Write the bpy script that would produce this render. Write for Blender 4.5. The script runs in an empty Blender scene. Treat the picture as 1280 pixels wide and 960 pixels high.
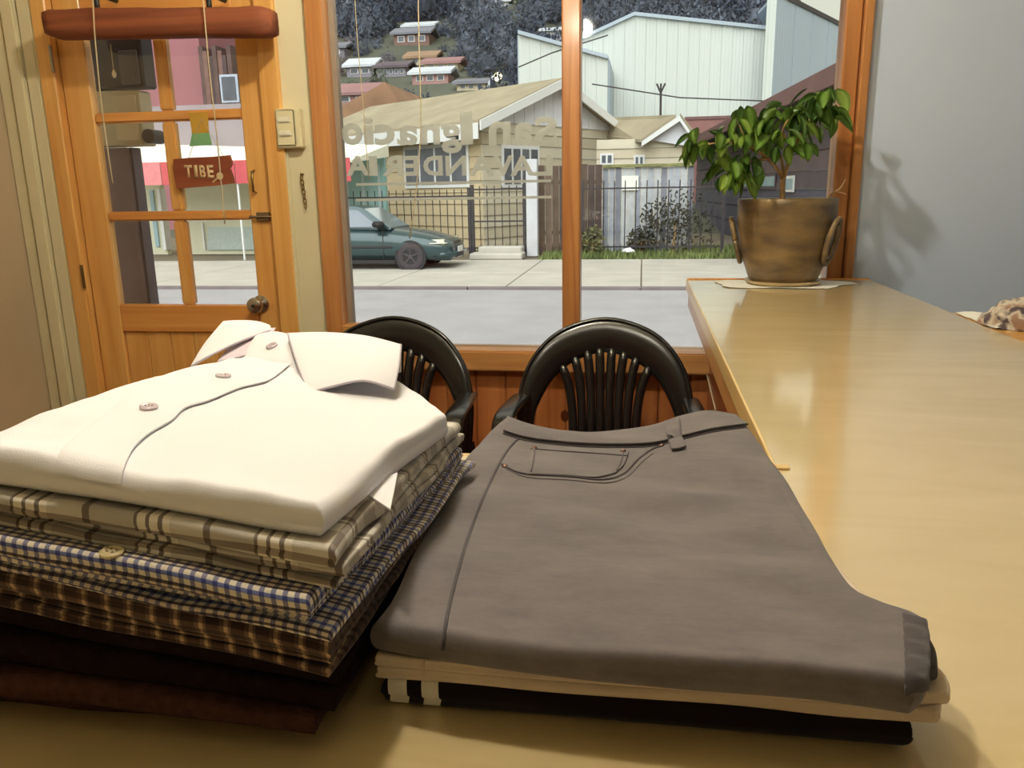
import bpy, bmesh, math, random
from math import pi, sin, cos, sqrt
from mathutils import Vector, Matrix, noise
from mathutils.bvhtree import BVHTree

random.seed(7)
scene = bpy.context.scene
C = scene.collection

# ------------------------------------------------------------------ camera
F = 1000.0                                   # focal length in pixels of the 1280x960 frame
CAM = Vector((0, 0, 1.3))
_d = Vector((164, -246, F)).normalized()     # world +Y in camera (right, down, forward)
_dn = Vector((73, (164 * 73 + F * F) / 246, F)).normalized()
_x = _dn.cross(_d)
ROW = (_x, _d, -_dn)
def ray(px, py):
    v = Vector((px - 640, py - 480, F))
    return Vector((ROW[0].dot(v), ROW[1].dot(v), ROW[2].dot(v)))
def onY(px, py, Y):
    r = ray(px, py); return CAM + r * (Y / r.y)
def onZ(px, py, Z):
    r = ray(px, py); return CAM + r * ((Z - CAM.z) / r.z)
cd = bpy.data.cameras.new('camera'); cam = bpy.data.objects.new('camera', cd); C.objects.link(cam)
cd.sensor_width = 36; cd.lens = 36 * F / 1280; cd.clip_start = 0.02; cd.clip_end = 2000
cr = Vector([r.x for r in ROW]); cu = -Vector([r.y for r in ROW]); cb = -Vector([r.z for r in ROW])
cam.matrix_world = Matrix(((cr.x, cu.x, cb.x, CAM.x), (cr.y, cu.y, cb.y, CAM.y), (cr.z, cu.z, cb.z, CAM.z), (0, 0, 0, 1)))
scene.camera = cam

# ------------------------------------------------------------------ world, sun, exposure
scene.view_settings.view_transform = 'Standard'; scene.view_settings.look = 'None'
scene.view_settings.gamma = 1; scene.view_settings.use_curve_mapping = False
scene.view_settings.exposure = 0.0
LAMP_POWER = 27.0; LAMP2_POWER = 58.0
wd = bpy.data.worlds.new('sky'); scene.world = wd; wd.use_nodes = True
nt = wd.node_tree; nt.nodes.clear()
wo = nt.nodes.new('ShaderNodeOutputWorld'); bg = nt.nodes.new('ShaderNodeBackground')
tc = nt.nodes.new('ShaderNodeTexCoord'); nz = nt.nodes.new('ShaderNodeTexNoise'); rp = nt.nodes.new('ShaderNodeValToRGB')
nz.inputs['Scale'].default_value = 2.2; nz.inputs['Detail'].default_value = 5
rp.color_ramp.elements[0].position = .3; rp.color_ramp.elements[0].color = (.43, .44, .38, 1)
rp.color_ramp.elements[1].position = .75; rp.color_ramp.elements[1].color = (.55, .54, .44, 1)
nt.links.new(tc.outputs['Generated'], nz.inputs['Vector']); nt.links.new(nz.outputs['Fac'], rp.inputs['Fac'])
nt.links.new(rp.outputs['Color'], bg.inputs['Color']); bg.inputs['Strength'].default_value = 1.8
nt.links.new(bg.outputs['Background'], wo.inputs['Surface'])
sd = bpy.data.lights.new('veiled_sun', 'SUN'); sd.energy = 3.9; sd.angle = math.radians(70); sd.color = (.93, .97, 1)
so = bpy.data.objects.new('veiled_sun', sd); C.objects.link(so)
so.rotation_euler = Vector((.10, .80, -.75)).to_track_quat('-Z', 'Y').to_euler()

# ------------------------------------------------------------------ materials
MATS = {}
def new_mat(name):
    m = bpy.data.materials.new(name); m.use_nodes = True
    n = m.node_tree.nodes; b = n['Principled BSDF']
    MATS[name] = m
    return m, m.node_tree, b
def mat(name, col, rough=.6, metal=0, var=.08, scale=12, bump=0, bscale=None, coat=0, spec=.5, coord='Object', emit=None):
    if name in MATS: return MATS[name]
    m, t, b = new_mat(name)
    L = t.links
    b.inputs['Roughness'].default_value = rough; b.inputs['Metallic'].default_value = metal
    b.inputs['Coat Weight'].default_value = coat; b.inputs['Coat Roughness'].default_value = .08
    b.inputs['Specular IOR Level'].default_value = spec
    c = t.nodes.new('ShaderNodeTexCoord'); nz = t.nodes.new('ShaderNodeTexNoise')
    nz.inputs['Scale'].default_value = scale; nz.inputs['Detail'].default_value = 5
    L.new(c.outputs[coord], nz.inputs['Vector'])
    r = t.nodes.new('ShaderNodeValToRGB')
    r.color_ramp.elements[0].position = .3; r.color_ramp.elements[1].position = .7
    r.color_ramp.elements[0].color = (*[x * (1 - var) for x in col], 1)
    r.color_ramp.elements[1].color = (*[min(1, x * (1 + var)) for x in col], 1)
    L.new(nz.outputs['Fac'], r.inputs['Fac']); L.new(r.outputs['Color'], b.inputs['Base Color'])
    if bump:
        nb = t.nodes.new('ShaderNodeTexNoise'); nb.inputs['Scale'].default_value = bscale or scale * 4; nb.inputs['Detail'].default_value = 4
        L.new(c.outputs[coord], nb.inputs['Vector'])
        bp = t.nodes.new('ShaderNodeBump'); bp.inputs['Strength'].default_value = bump; bp.inputs['Distance'].default_value = .002
        L.new(nb.outputs['Fac'], bp.inputs['Height']); L.new(bp.outputs['Normal'], b.inputs['Normal'])
    if emit:
        b.inputs['Emission Color'].default_value = (*emit[0], 1); b.inputs['Emission Strength'].default_value = emit[1]
    return m
def wood(name, c1, c2, axis='Z', rough=.35, coat=.3, scale=1.0, knots=True):
    if name in MATS: return MATS[name]
    m, t, b = new_mat(name); L = t.links
    b.inputs['Roughness'].default_value = rough; b.inputs['Coat Weight'].default_value = coat; b.inputs['Coat Roughness'].default_value = .15
    c = t.nodes.new('ShaderNodeTexCoord'); mp = t.nodes.new('ShaderNodeMapping')
    s = {'X': (1.2, 26, 26), 'Y': (26, 1.2, 26), 'Z': (26, 26, 1.2)}[axis]
    mp.inputs['Scale'].default_value = [v * scale for v in s]
    oi = t.nodes.new('ShaderNodeObjectInfo')
    va = t.nodes.new('ShaderNodeVectorMath'); va.operation = 'ADD'
    vs = t.nodes.new('ShaderNodeVectorMath'); vs.operation = 'SCALE'; vs.inputs['Scale'].default_value = 7
    cb_ = t.nodes.new('ShaderNodeCombineXYZ')
    L.new(oi.outputs['Random'], cb_.inputs[0]); L.new(oi.outputs['Random'], cb_.inputs[1]); L.new(oi.outputs['Random'], cb_.inputs[2])
    L.new(cb_.outputs[0], vs.inputs[0]); L.new(c.outputs['Object'], va.inputs[0]); L.new(vs.outputs[0], va.inputs[1])
    L.new(va.outputs[0], mp.inputs['Vector'])
    nz = t.nodes.new('ShaderNodeTexNoise'); nz.inputs['Scale'].default_value = 1; nz.inputs['Detail'].default_value = 6; nz.inputs['Distortion'].default_value = .6
    L.new(mp.outputs['Vector'], nz.inputs['Vector'])
    r = t.nodes.new('ShaderNodeValToRGB'); e = r.color_ramp.elements
    e[0].position = .32; e[0].color = (*c1, 1); e[1].position = .68; e[1].color = (*c2, 1)
    L.new(nz.outputs['Fac'], r.inputs['Fac'])
    L.new(r.outputs['Color'], b.inputs['Base Color'])
    bp = t.nodes.new('ShaderNodeBump'); bp.inputs['Strength'].default_value = .12; bp.inputs['Distance'].default_value = .001
    L.new(nz.outputs['Fac'], bp.inputs['Height']); L.new(bp.outputs['Normal'], b.inputs['Normal'])
    return m
def glass(name, tint=(.97, .98, .97), ior=1.5):
    if name in MATS: return MATS[name]
    m, t, b = new_mat(name); L = t.links; t.nodes.remove(b)
    o = t.nodes['Material Output']
    tr = t.nodes.new('ShaderNodeBsdfTransparent'); tr.inputs['Color'].default_value = (*tint, 1)
    gl = t.nodes.new('ShaderNodeBsdfGlossy'); gl.inputs['Roughness'].default_value = .03
    fr = t.nodes.new('ShaderNodeFresnel'); fr.inputs['IOR'].default_value = ior
    mx = t.nodes.new('ShaderNodeMixShader')
    L.new(fr.outputs[0], mx.inputs[0]); L.new(tr.outputs[0], mx.inputs[1]); L.new(gl.outputs[0], mx.inputs[2])
    L.new(mx.outputs[0], o.inputs['Surface'])
    return m
def ramp_node(t, src, stops):
    r = t.nodes.new('ShaderNodeValToRGB'); r.color_ramp.interpolation = 'CONSTANT'
    e = r.color_ramp.elements
    while len(e) > 1: e.remove(e[-1])
    e[0].position = stops[0][0]; e[0].color = (*stops[0][1], 1)
    for p, c in stops[1:]:
        n = e.new(p); n.color = (*c, 1)
    t.links.new(src, r.inputs['Fac'])
    return r.outputs['Color']
def plaid(name, ustops, uper, vstops, vper, mode='MULTIPLY', rough=.85, weave=900):
    """cloth woven in stripes: stops are (position 0..1, colour) within one repeat of uper / vper metres"""
    if name in MATS: return MATS[name]
    m, t, b = new_mat(name); L = t.links
    b.inputs['Roughness'].default_value = rough; b.inputs['Specular IOR Level'].default_value = .15
    b.inputs['Sheen Weight'].default_value = .15
    uv = t.nodes.new('ShaderNodeUVMap'); uv.uv_map = 'cloth'
    sp = t.nodes.new('ShaderNodeSeparateXYZ'); L.new(uv.outputs[0], sp.inputs[0])
    cols = []
    for ch, per, st in ((0, uper, ustops), (1, vper, vstops)):
        dv = t.nodes.new('ShaderNodeMath'); dv.operation = 'DIVIDE'; dv.inputs[1].default_value = per
        fr = t.nodes.new('ShaderNodeMath'); fr.operation = 'FRACT'
        L.new(sp.outputs[ch], dv.inputs[0]); L.new(dv.outputs[0], fr.inputs[0])
        cols.append(ramp_node(t, fr.outputs[0], st))
    mx = t.nodes.new('ShaderNodeMix'); mx.data_type = 'RGBA'; mx.blend_type = mode
    mx.inputs['Factor'].default_value = 1.0 if mode == 'MULTIPLY' else .5
    L.new(cols[0], mx.inputs[6]); L.new(cols[1], mx.inputs[7])
    L.new(mx.outputs[2], b.inputs['Base Color'])
    nb = t.nodes.new('ShaderNodeTexNoise'); nb.inputs['Scale'].default_value = weave; L.new(uv.outputs[0], nb.inputs['Vector'])
    bp = t.nodes.new('ShaderNodeBump'); bp.inputs['Strength'].default_value = .25; bp.inputs['Distance'].default_value = .0008
    L.new(nb.outputs['Fac'], bp.inputs['Height']); L.new(bp.outputs['Normal'], b.inputs['Normal'])
    return m

# ------------------------------------------------------------------ mesh helpers
OFF = {}
def obj(name, bm, m, parent=None, smooth=False, angle=None):
    off = OFF.get(parent.name, Vector()) if parent else Vector()
    if off.length: bmesh.ops.translate(bm, verts=bm.verts, vec=-off)
    me = bpy.data.meshes.new(name); bm.to_mesh(me); bm.free()
    o = bpy.data.objects.new(name, me); C.objects.link(o)
    if m: me.materials.append(m)
    if smooth:
        me.shade_smooth()
        if angle: me.set_sharp_from_angle(angle=math.radians(angle))
    if parent:
        o.parent = parent; OFF[o.name] = off
    return o
def tag(o, label=None, cat=None, group=None, kind=None):
    if label: o['label'] = label
    if cat: o['category'] = cat
    if group: o['group'] = group
    if kind: o['kind'] = kind
    return o
def thing(name, loc, label, cat, group=None, kind=None):
    o = bpy.data.objects.new(name, None); C.objects.link(o); o.location = loc; o.empty_display_size = .1
    OFF[o.name] = Vector(loc)
    return tag(o, label, cat, group, kind)
def share(name, src, parent, mw):
    """another object with the mesh data of src"""
    o = bpy.data.objects.new(name, src.data); C.objects.link(o); o.parent = parent; o.matrix_local = mw
    return o
def dup(root, loc, rz=None, **kw):
    r = root.copy(); C.objects.link(r); r.location = loc
    if rz is not None: r.rotation_euler = (0, 0, rz)
    def rec(a, b):
        for ch in a.children:
            c = ch.copy(); C.objects.link(c); c.parent = b; rec(ch, c)
    rec(root, r); tag(r, **kw)
    return r
BM = bmesh.new
def box(bm, x0, x1, y0, y1, z0, z1, bev=0, seg=1):
    g = bmesh.ops.create_cube(bm, size=1)['verts']
    for v in g: v.co = Vector((x0 + (v.co.x + .5) * (x1 - x0), y0 + (v.co.y + .5) * (y1 - y0), z0 + (v.co.z + .5) * (z1 - z0)))
    if bev:
        es = {e for v in g for e in v.link_edges}
        bmesh.ops.bevel(bm, geom=list(es), offset=bev, segments=seg, affect='EDGES', clamp_overlap=True)
    return bm
def bx(*a, **k): return box(BM(), *a, **k)
def hexa(bm, p):
    """eight corners: four of the bottom, four of the top in the same order"""
    v = [bm.verts.new(q) for q in p]
    for f in ((3, 2, 1, 0), (4, 5, 6, 7), (0, 1, 5, 4), (1, 2, 6, 5), (2, 3, 7, 6), (3, 0, 4, 7)): bm.faces.new([v[i] for i in f])
    bmesh.ops.recalc_face_normals(bm, faces=bm.faces)
    return bm
def tube(bm, pts, r, n=8):
    pts = [Vector(p) for p in pts]; N = len(pts)
    rs = r if isinstance(r, (list, tuple)) else [r] * N
    rings = []; up = None
    for i, p in enumerate(pts):
        t = (pts[min(i + 1, N - 1)] - pts[max(i - 1, 0)]).normalized()
        if up is None: up = t.orthogonal().normalized()
        up = (up - t * up.dot(t)).normalized(); s = t.cross(up)
        rings.append([bm.verts.new(p + (up * cos(2 * pi * k / n) + s * sin(2 * pi * k / n)) * rs[i]) for k in range(n)])
    for a, b in zip(rings, rings[1:]):
        for k in range(n): bm.faces.new((a[k], a[(k + 1) % n], b[(k + 1) % n], b[k]))
    bm.faces.new(rings[0][::-1]); bm.faces.new(rings[-1])
    return bm
def lathe(bm, prof, c, n=32, cap=True):
    c = Vector(c); rings = []
    for r, z in prof: rings.append([bm.verts.new(c + Vector((r * cos(2 * pi * k / n), r * sin(2 * pi * k / n), z))) for k in range(n)])
    for a, b in zip(rings, rings[1:]):
        for k in range(n): bm.faces.new((a[k], a[(k + 1) % n], b[(k + 1) % n], b[k]))
    if cap: bm.faces.new(rings[0][::-1]); bm.faces.new(rings[-1])
    return bm
def prism(bm, poly, a, b, axis='y'):
    """closed outline swept from a to b along an axis; poly is in the other two coordinates"""
    def P(u, v, w): return {'y': (u, w, v), 'z': (u, v, w), 'x': (w, u, v)}[axis]
    A = [bm.verts.new(P(u, v, a)) for u, v in poly]; B = [bm.verts.new(P(u, v, b)) for u, v in poly]
    n = len(poly)
    bm.faces.new(A); bm.faces.new(B[::-1])
    for i in range(n): bm.faces.new((A[i], B[i], B[(i + 1) % n], A[(i + 1) % n]))
    bmesh.ops.recalc_face_normals(bm, faces=bm.faces)
    return bm
def resample(poly, ts, closed=False):
    P = [Vector(p) for p in poly]
    L = [0]
    for a, b in zip(P, P[1:]): L.append(L[-1] + (b - a).length)
    out = []
    for t in ts:
        s = t * L[-1]; k = 0
        while k < len(P) - 2 and L[k + 1] < s: k += 1
        w = (s - L[k]) / max(1e-9, L[k + 1] - L[k])
        p0 = P[max(k - 1, 0)]; p1 = P[k]; p2 = P[k + 1]; p3 = P[min(k + 2, len(P) - 1)]
        if len(P) == 2: out.append(p1.lerp(p2, w)); continue
        m1 = (p2 - p0) * .5; m2 = (p3 - p1) * .5
        w2 = w * w; w3 = w2 * w
        out.append(p1 * (2 * w3 - 3 * w2 + 1) + m1 * (w3 - 2 * w2 + w) + p2 * (-2 * w3 + 3 * w2) + m2 * (w3 - w2))
    return out
def coons(near, far, left, right, nu, nv, cosine=False):
    f = (lambda s: .5 - .5 * cos(pi * s)) if cosine else (lambda s: s)
    us = [f(i / nu) for i in range(nu + 1)]; vs = [f(j / nv) for j in range(nv + 1)]
    N = resample(near, us); Fa = resample(far, us); Lf = resample(left, vs); R = resample(right, vs)
    G = []
    for i, u in enumerate(us):
        row = []
        for j, v in enumerate(vs):
            p = N[i] * (1 - v) + Fa[i] * v + Lf[j] * (1 - u) + R[j] * u
            p -= N[0] * (1 - u) * (1 - v) + N[-1] * u * (1 - v) + Fa[0] * (1 - u) * v + Fa[-1] * u * v
            row.append(p)
        G.append(row)
    return G, us, vs
def slab(name, near, far, left, right, zb, T, m, parent, nu=56, nv=56, wr=.002, ws=14, seed=0, rad=None, lift=None):
    """a folded piece of cloth lying on zb(x, y): rounded all round, T(x, y) thick, with soft wrinkles"""
    pts = lambda L: [Vector((p[0], p[1], 0)) for p in L]
    G, us, vs = coons(pts(near), pts(far), pts(left), pts(right), nu, nv, True)
    bm = BM(); uvl = {}
    top = [[None] * (nv + 1) for _ in us]; bot = [[None] * (nv + 1) for _ in us]
    sd_ = Vector((seed * 3.1, seed * 1.7, seed))
    for i, u in enumerate(us):
        for j, v in enumerate(vs):
            p = G[i][j]
            wx = (G[nu][j] - G[0][j]).length; wy = (G[i][nv] - G[i][0]).length
            e = min(u * wx, (1 - u) * wx, v * wy, (1 - v) * wy)
            t = T(p.x, p.y); r = rad or t * .5
            k = sqrt(max(0, 1 - (1 - min(1, e / r)) ** 2))
            w = noise.noise(Vector((p.x, p.y, 0)) * ws + sd_) * wr + noise.noise(Vector((p.x, p.y, 0)) * ws * 2.7 + sd_) * wr * .4
            mid = zb(p.x, p.y) + t * .5
            hh = (t * .5) * k
            z1 = mid + hh + w * k + (lift(p.x, p.y) if lift else 0)
            side = noise.noise(Vector((p.x * 9, p.y * 9, seed))) * .0025 * (1 - k)
            top[i][j] = bm.verts.new((p.x + side, p.y + side, z1))
            if 0 < i < nu and 0 < j < nv: bot[i][j] = bm.verts.new((p.x, p.y, mid - hh * .98 + (lift(p.x, p.y) * .5 if lift else 0)))
            else: bot[i][j] = top[i][j]
    # arc lengths for the weave
    ua = [[0] * (nv + 1) for _ in us]; va = [[0] * (nv + 1) for _ in us]
    for j in range(nv + 1):
        for i in range(1, nu + 1): ua[i][j] = ua[i - 1][j] + (top[i][j].co - top[i - 1][j].co).length
        c = ua[nu // 2][j]
        for i in range(nu + 1): ua[i][j] -= c
    for i in range(nu + 1):
        for j in range(1, nv + 1): va[i][j] = va[i][j - 1] + (top[i][j].co - top[i][j - 1].co).length
        c = va[i][nv // 2]
        for j in range(nv + 1): va[i][j] -= c
    for i in range(nu + 1):
        for j in range(nv + 1):
            uvl[top[i][j]] = (ua[i][j], va[i][j])
    for i in range(1, nu):
        for j in range(1, nv):
            U, V = ua[i][j], va[i][j]
            du = min(i, nu - i); dv = min(j, nv - j)
            if dv <= du: V = 2 * va[i][0 if j < nv / 2 else nv] - V
            else: U = 2 * ua[0 if i < nu / 2 else nu][j] - U
            uvl[bot[i][j]] = (U, V)
    for i in range(nu):
        for j in range(nv):
            bm.faces.new((top[i][j], top[i + 1][j], top[i + 1][j + 1], top[i][j + 1]))
            q = (bot[i][j + 1], bot[i + 1][j + 1], bot[i + 1][j], bot[i][j])
            if len({*q}) == 4:
                try: bm.faces.new(q)
                except ValueError: pass
    lay = bm.loops.layers.uv.new('cloth')
    for f in bm.faces:
        for l in f.loops: l[lay].uv = uvl[l.vert]
    return obj(name, bm, m, parent, True)
def patch(name, grid, thick, m, parent, smooth=True):
    """a sheet through a grid of points, thickened along its normals"""
    nu, nv = len(grid) - 1, len(grid[0]) - 1
    bm = BM(); A = []; B = []
    for i in range(nu + 1):
        ra, rb = [], []
        for j in range(nv + 1):
            du = grid[min(i + 1, nu)][j] - grid[max(i - 1, 0)][j]; dv = grid[i][min(j + 1, nv)] - grid[i][max(j - 1, 0)]
            n = du.cross(dv)
            n = n.normalized() if n.length > 1e-12 else Vector((0, 0, 1))
            edge = i in (0, nu) or j in (0, nv)
            h = thick * (.25 if edge else .5)
            ra.append(bm.verts.new(grid[i][j] + n * h)); rb.append(bm.verts.new(grid[i][j] - n * h))
        A.append(ra); B.append(rb)
    for i in range(nu):
        for j in range(nv):
            bm.faces.new((A[i][j], A[i + 1][j], A[i + 1][j + 1], A[i][j + 1])); bm.faces.new((B[i][j + 1], B[i + 1][j + 1], B[i + 1][j], B[i][j]))
    for i in range(nu):
        bm.faces.new((A[i + 1][0], A[i][0], B[i][0], B[i + 1][0])); bm.faces.new((A[i][nv], A[i + 1][nv], B[i + 1][nv], B[i][nv]))
    for j in range(nv):
        bm.faces.new((A[0][j], A[0][j + 1], B[0][j + 1], B[0][j])); bm.faces.new((A[nu][j + 1], A[nu][j], B[nu][j], B[nu][j + 1]))
    bmesh.ops.recalc_face_normals(bm, faces=bm.faces)
    lay = bm.loops.layers.uv.new('cloth')
    for f in bm.faces:
        for l in f.loops: l[lay].uv = (l.vert.co.x, l.vert.co.y)
    return obj(name, bm, m, parent, smooth, 60)
def bvh_of(objs):
    vs, fs = [], []
    for o in objs:
        off = OFF.get(o.name, Vector()); b = len(vs)
        vs += [v.co + off for v in o.data.vertices]; fs += [[b + i for i in p.vertices] for p in o.data.polygons]
    return BVHTree.FromPolygons(vs, fs)
def hit(bvh, px, py, lift=0):
    r = ray(px, py).normalized(); loc, n, *_ = bvh.ray_cast(CAM, r)
    if loc is None: return None, None
    if n.dot(r) > 0: n = -n
    return loc + n * lift, n
def px_line(bvh, pts, n, lift=.0005):
    out = []
    for p in resample([(a, b, 0) for a, b in pts], [i / n for i in range(n + 1)]):
        h, _ = hit(bvh, p.x, p.y, lift)
        if h: out.append(h)
    return out
def px_patch(bvh, near, far, left, right, nu, nv, lift):
    v3 = lambda L: [Vector((a, b, 0)) for a, b in L]
    G, *_ = coons(v3(near), v3(far), v3(left), v3(right), nu, nv)
    out = []
    for row in G:
        r = []
        for p in row:
            h, _ = hit(bvh, p.x, p.y, lift)
            if h is None: h = r[-1] if r else (out[-1][0] if out else Vector())
            r.append(h.copy())
        out.append(r)
    return out
def glyph(ch, m, x0, x1, z0, z1, y, mirror, parent, name='letter', depth=.0012, bold=.02, solid=True):
    cu_ = bpy.data.curves.new('t', 'FONT'); cu_.body = ch; cu_.size = 1; cu_.offset = bold; cu_.fill_mode = 'BOTH'
    cu_.resolution_u = 3
    o = bpy.data.objects.new('t', cu_); C.objects.link(o); bpy.context.view_layer.update()
    me = bpy.data.meshes.new_from_object(o.evaluated_get(bpy.context.evaluated_depsgraph_get()))
    bpy.data.objects.remove(o); bpy.data.curves.remove(cu_)
    bm = BM(); bm.from_mesh(me); bpy.data.meshes.remove(me)
    bmesh.ops.dissolve_limit(bm, angle_limit=.02, verts=bm.verts, edges=bm.edges)
    g = bmesh.ops.extrude_face_region(bm, geom=bm.faces[:]) if solid else {'geom': []}
    for e in g['geom']:
        if isinstance(e, bmesh.types.BMVert): e.co.z += 1
    xs = [v.co.x for v in bm.verts]; ys = [v.co.y for v in bm.verts]
    a, b, c, d = min(xs), max(xs), min(ys), max(ys)
    for v in bm.verts:
        u = (v.co.x - a) / (b - a); w = (v.co.y - c) / (d - c)
        if mirror: u = 1 - u
        v.co = Vector((x0 + u * (x1 - x0), y - (depth if v.co.z > .5 else 0), z0 + w * (z1 - z0)))
    if solid: bmesh.ops.recalc_face_normals(bm, faces=bm.faces)
    return obj(name, bm, m, parent)

def s(r, g, b):
    f = lambda c: (c / 255 / 12.92) if c <= 10 else ((c / 255 + .055) / 1.055) ** 2.4
    return (f(r), f(g), f(b))

# ================================================================== THE ROOM
W = 2.78                                     # inner face of the shop front
ZC = 1.0                                     # worktop height
ZG = -.4                                     # street level outside
def xw(px, py=300): return onY(px, py, W).x
def zw(px, py): return onY(px, py, W).z
CREAM = mat('cream_paint', s(222, 212, 176), .75, var=.05, scale=3, bump=.1)
WHITEISH = mat('cool_white_paint', s(206, 220, 244), .7, var=.03, scale=2, bump=.08)
TAN = mat('dimmed_wall_paint', s(190, 170, 140), .8, var=.08, scale=2.5, bump=.1)  # darker brownish tone stands in for the light falling off at the left
PINE_V = wood('pine_upright', s(220, 156, 80), s(238, 186, 108), 'Z')
PINE_H = wood('pine_level', s(212, 140, 68), s(232, 168, 92), 'X')
PINE_RED = wood('red_pine_board', s(176, 100, 54), s(208, 136, 80), 'Z')
FRAME_V = wood('window_wood_upright', s(168, 106, 58), s(206, 146, 88), 'Z')
FRAME_H = wood('window_wood_level', s(190, 130, 74), s(218, 164, 104), 'X')
REDWOOD = wood('dark_red_wood', s(112, 56, 34), s(150, 84, 50), 'X', rough=.8, coat=0)
PANEL = wood('counter_panel_wood', s(120, 56, 34), s(160, 84, 52), 'Z', rough=.3)
GLASS = glass('window_glass')
BLACK = mat('black_paint', (.01, .01, .012), .5)

XL = xw(34); XR = .725; YN = 2.04; YB = -2.2; XRR = 2.4; ZT = 2.62
def struct(name, bm, m, label, cat, smooth=False):
    return tag(obj(name, bm, m, None, smooth), label, cat, kind='structure')
struct('floor', bx(XL - .1, XRR + .1, YB - .1, W + .12, -.1, 0), mat('brown_floor', s(110, 80, 60), .5, var=.15, scale=4), 'brown floor of the laundry shop behind the counter', 'floor')
struct('ceiling', bx(XL - .1, XRR + .1, YB - .1, W + .12, ZT, ZT + .1), CREAM, 'cream painted ceiling over the laundry shop', 'ceiling')
struct('wall_left', bx(XL - .1, XL, YB, W + .12, 0, ZT), TAN, 'side wall left of the door, coloured taupe for dimmer light', 'wall')
struct('wall_back', bx(XL - .1, XRR + .1, YB - .1, YB, 0, ZT), CREAM, 'cream wall behind the counter', 'wall')
struct('wall_far_right', bx(XRR, XRR + .1, YB, W + .12, 0, ZT), WHITEISH, 'pale wall at the far right behind the counter', 'wall')
bm = BM()
box(bm, xw(1084, 100), XRR, W, W + .12, 0, ZT)
struct('wall_right', bm, WHITEISH, 'pale blue grey wall right of the window and plant', 'wall')
# shop front: solid pieces left of the door, between door and window, above, and below the window
XD0, XD1 = xw(84), xw(367); XW0, XW1 = xw(404), xw(1084, 100)
ZS = zw(700, 437); ZTOP = 2.3
bm = BM()
box(bm, XL, XD0, W, W + .12, 0, ZT)
box(bm, XD1, XW0, W, W + .12, 0, ZT)
box(bm, XD0, XD1, W, W + .12, 2.22, ZT); box(bm, XW0, XW1, W, W + .12, ZTOP, ZT)
box(bm, XW0, XW1, W + .03, W + .12, ZG, ZS - .02)
struct('wall_front', bm, CREAM, 'cream painted shop front wall around door and window', 'wall')
# fluted cream trim between the side wall and the door casing
r = thing('trim_1', ((XL + XD0) / 2, W, 0), 'cream fluted upright trim between left wall and pine door', 'trim', kind='structure')
n = 3; wv = (XD0 - XL) / n
for i in range(n):
    obj('trim_board', bx(XL + i * wv, XL + (i + 1) * wv - .004, W - .018 - .012 * (i == 1), W, 0, ZT, .006, 2), CREAM, r)
# conduit strip, light switch, hanging chain between door and window
tag(obj('cable_conduit', bx(xw(358), xw(370), W - .014, W - .0005, .3, zw(362, 190), .004, 2), CREAM), 'cream cable conduit running down from the light switch', 'conduit')
z0, z1 = zw(360, 186), zw(360, 137); x0, x1 = xw(350, 160), xw(381, 160)
r = thing('light_switch', ((x0 + x1) / 2, W, z0), 'cream double light switch box between door and window', 'switch')
IVORY = mat('ivory_plastic', s(228, 218, 178), .35, var=.02)
obj('switch_box', bx(x0, x1, W - .035, W, z0, z1, .004, 2), IVORY, r)
obj('face_plate', bx(x0 + .004, x1 - .02, W - .04, W - .034, z0 + .008, z1 - .004, .003, 2), IVORY, r)
for k in (0, 1): obj('rocker', bx(x0 + .014, x1 - .032, W - .046, W - .038, z0 + .04 + k * .045, z0 + .06 + k * .045, .003, 2), mat('white_rocker', s(240, 235, 210), .3), r)
BRASS = mat('worn_brass', s(150, 128, 84), .35, .9)
STEEL = mat('brushed_steel', s(190, 185, 175), .25, 1)
r = thing('key_chain', (xw(381, 240), W, zw(381, 265)), 'short dangling metal chain on the cream wall by the window', 'chain')
zc = zw(381, 218)
obj('nail', tube(BM(), [(xw(379, 218), W, zc), (xw(379, 218), W - .02, zc)], .004), BRASS, r)
for k in range(7):
    c = Vector((xw(380 + .4 * k, 240), W - .012, zc - .012 - k * .016)); b_ = BM()
    tube(b_, [c + Vector((cos(a) * .006 * (k % 2 or .35), cos(a) * .005 * (1 - k % 2), sin(a) * .011)) for a in [2 * pi * q / 10 for q in range(11)]], .0018, 5)
    obj('link', b_, BRASS, r, True)

# ------------------------------------------------------------------ door
YD = W + .035
r = thing('trim_2', ((XD0 + XD1) / 2, W, 0), 'orange pine casing boards around the glazed door', 'door casing', kind='structure')
XA, XB = xw(103), xw(342)
for a, b in ((XD0, XA - .004), (XB + .006, XD1)): obj('casing_board', bx(a, b, W - .02, W + .1, 0, 2.2, .004), PINE_V, r)
obj('casing_head', bx(XD0, XD1, W - .02, W + .1, 2.14, 2.22, .004), PINE_H, r)
door = thing('door_1', ((XA + XB) / 2, W + .03, 0), 'orange pine door with small glass panes and panelled lower half', 'door', kind='structure')
P = [xw(135), xw(215), xw(230), xw(314)]
ZR = [(zw(220, 382), zw(220, 276)), (zw(215, 264), zw(215, 151)), (zw(205, 138), zw(205, 22))]
d0, d1 = W + .012, W + .052
obj('stile', bx(XA, P[0], d0, d1, 0, 2.13, .004), PINE_V, door); obj('stile', bx(P[3], XB, d0, d1, 0, 2.13, .004), PINE_V, door)
obj('top_rail', bx(P[0], P[3], d0, d1, ZR[2][1], 2.13, .003), PINE_H, door)
zl = zw(220, 416)
obj('lock_rail', bx(P[0], P[3], d0, d1, zl, ZR[0][0], .004), PINE_H, door)
obj('bottom_rail', bx(P[0], P[3], d0, d1, 0, .18, .004), PINE_H, door)
for a, b in ((ZR[0][1], ZR[1][0]), (ZR[1][1], ZR[2][0])): obj('muntin', bx(P[0], P[3], d0 + .004, d1, a, b, .006, 2), PINE_H, door)
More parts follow.
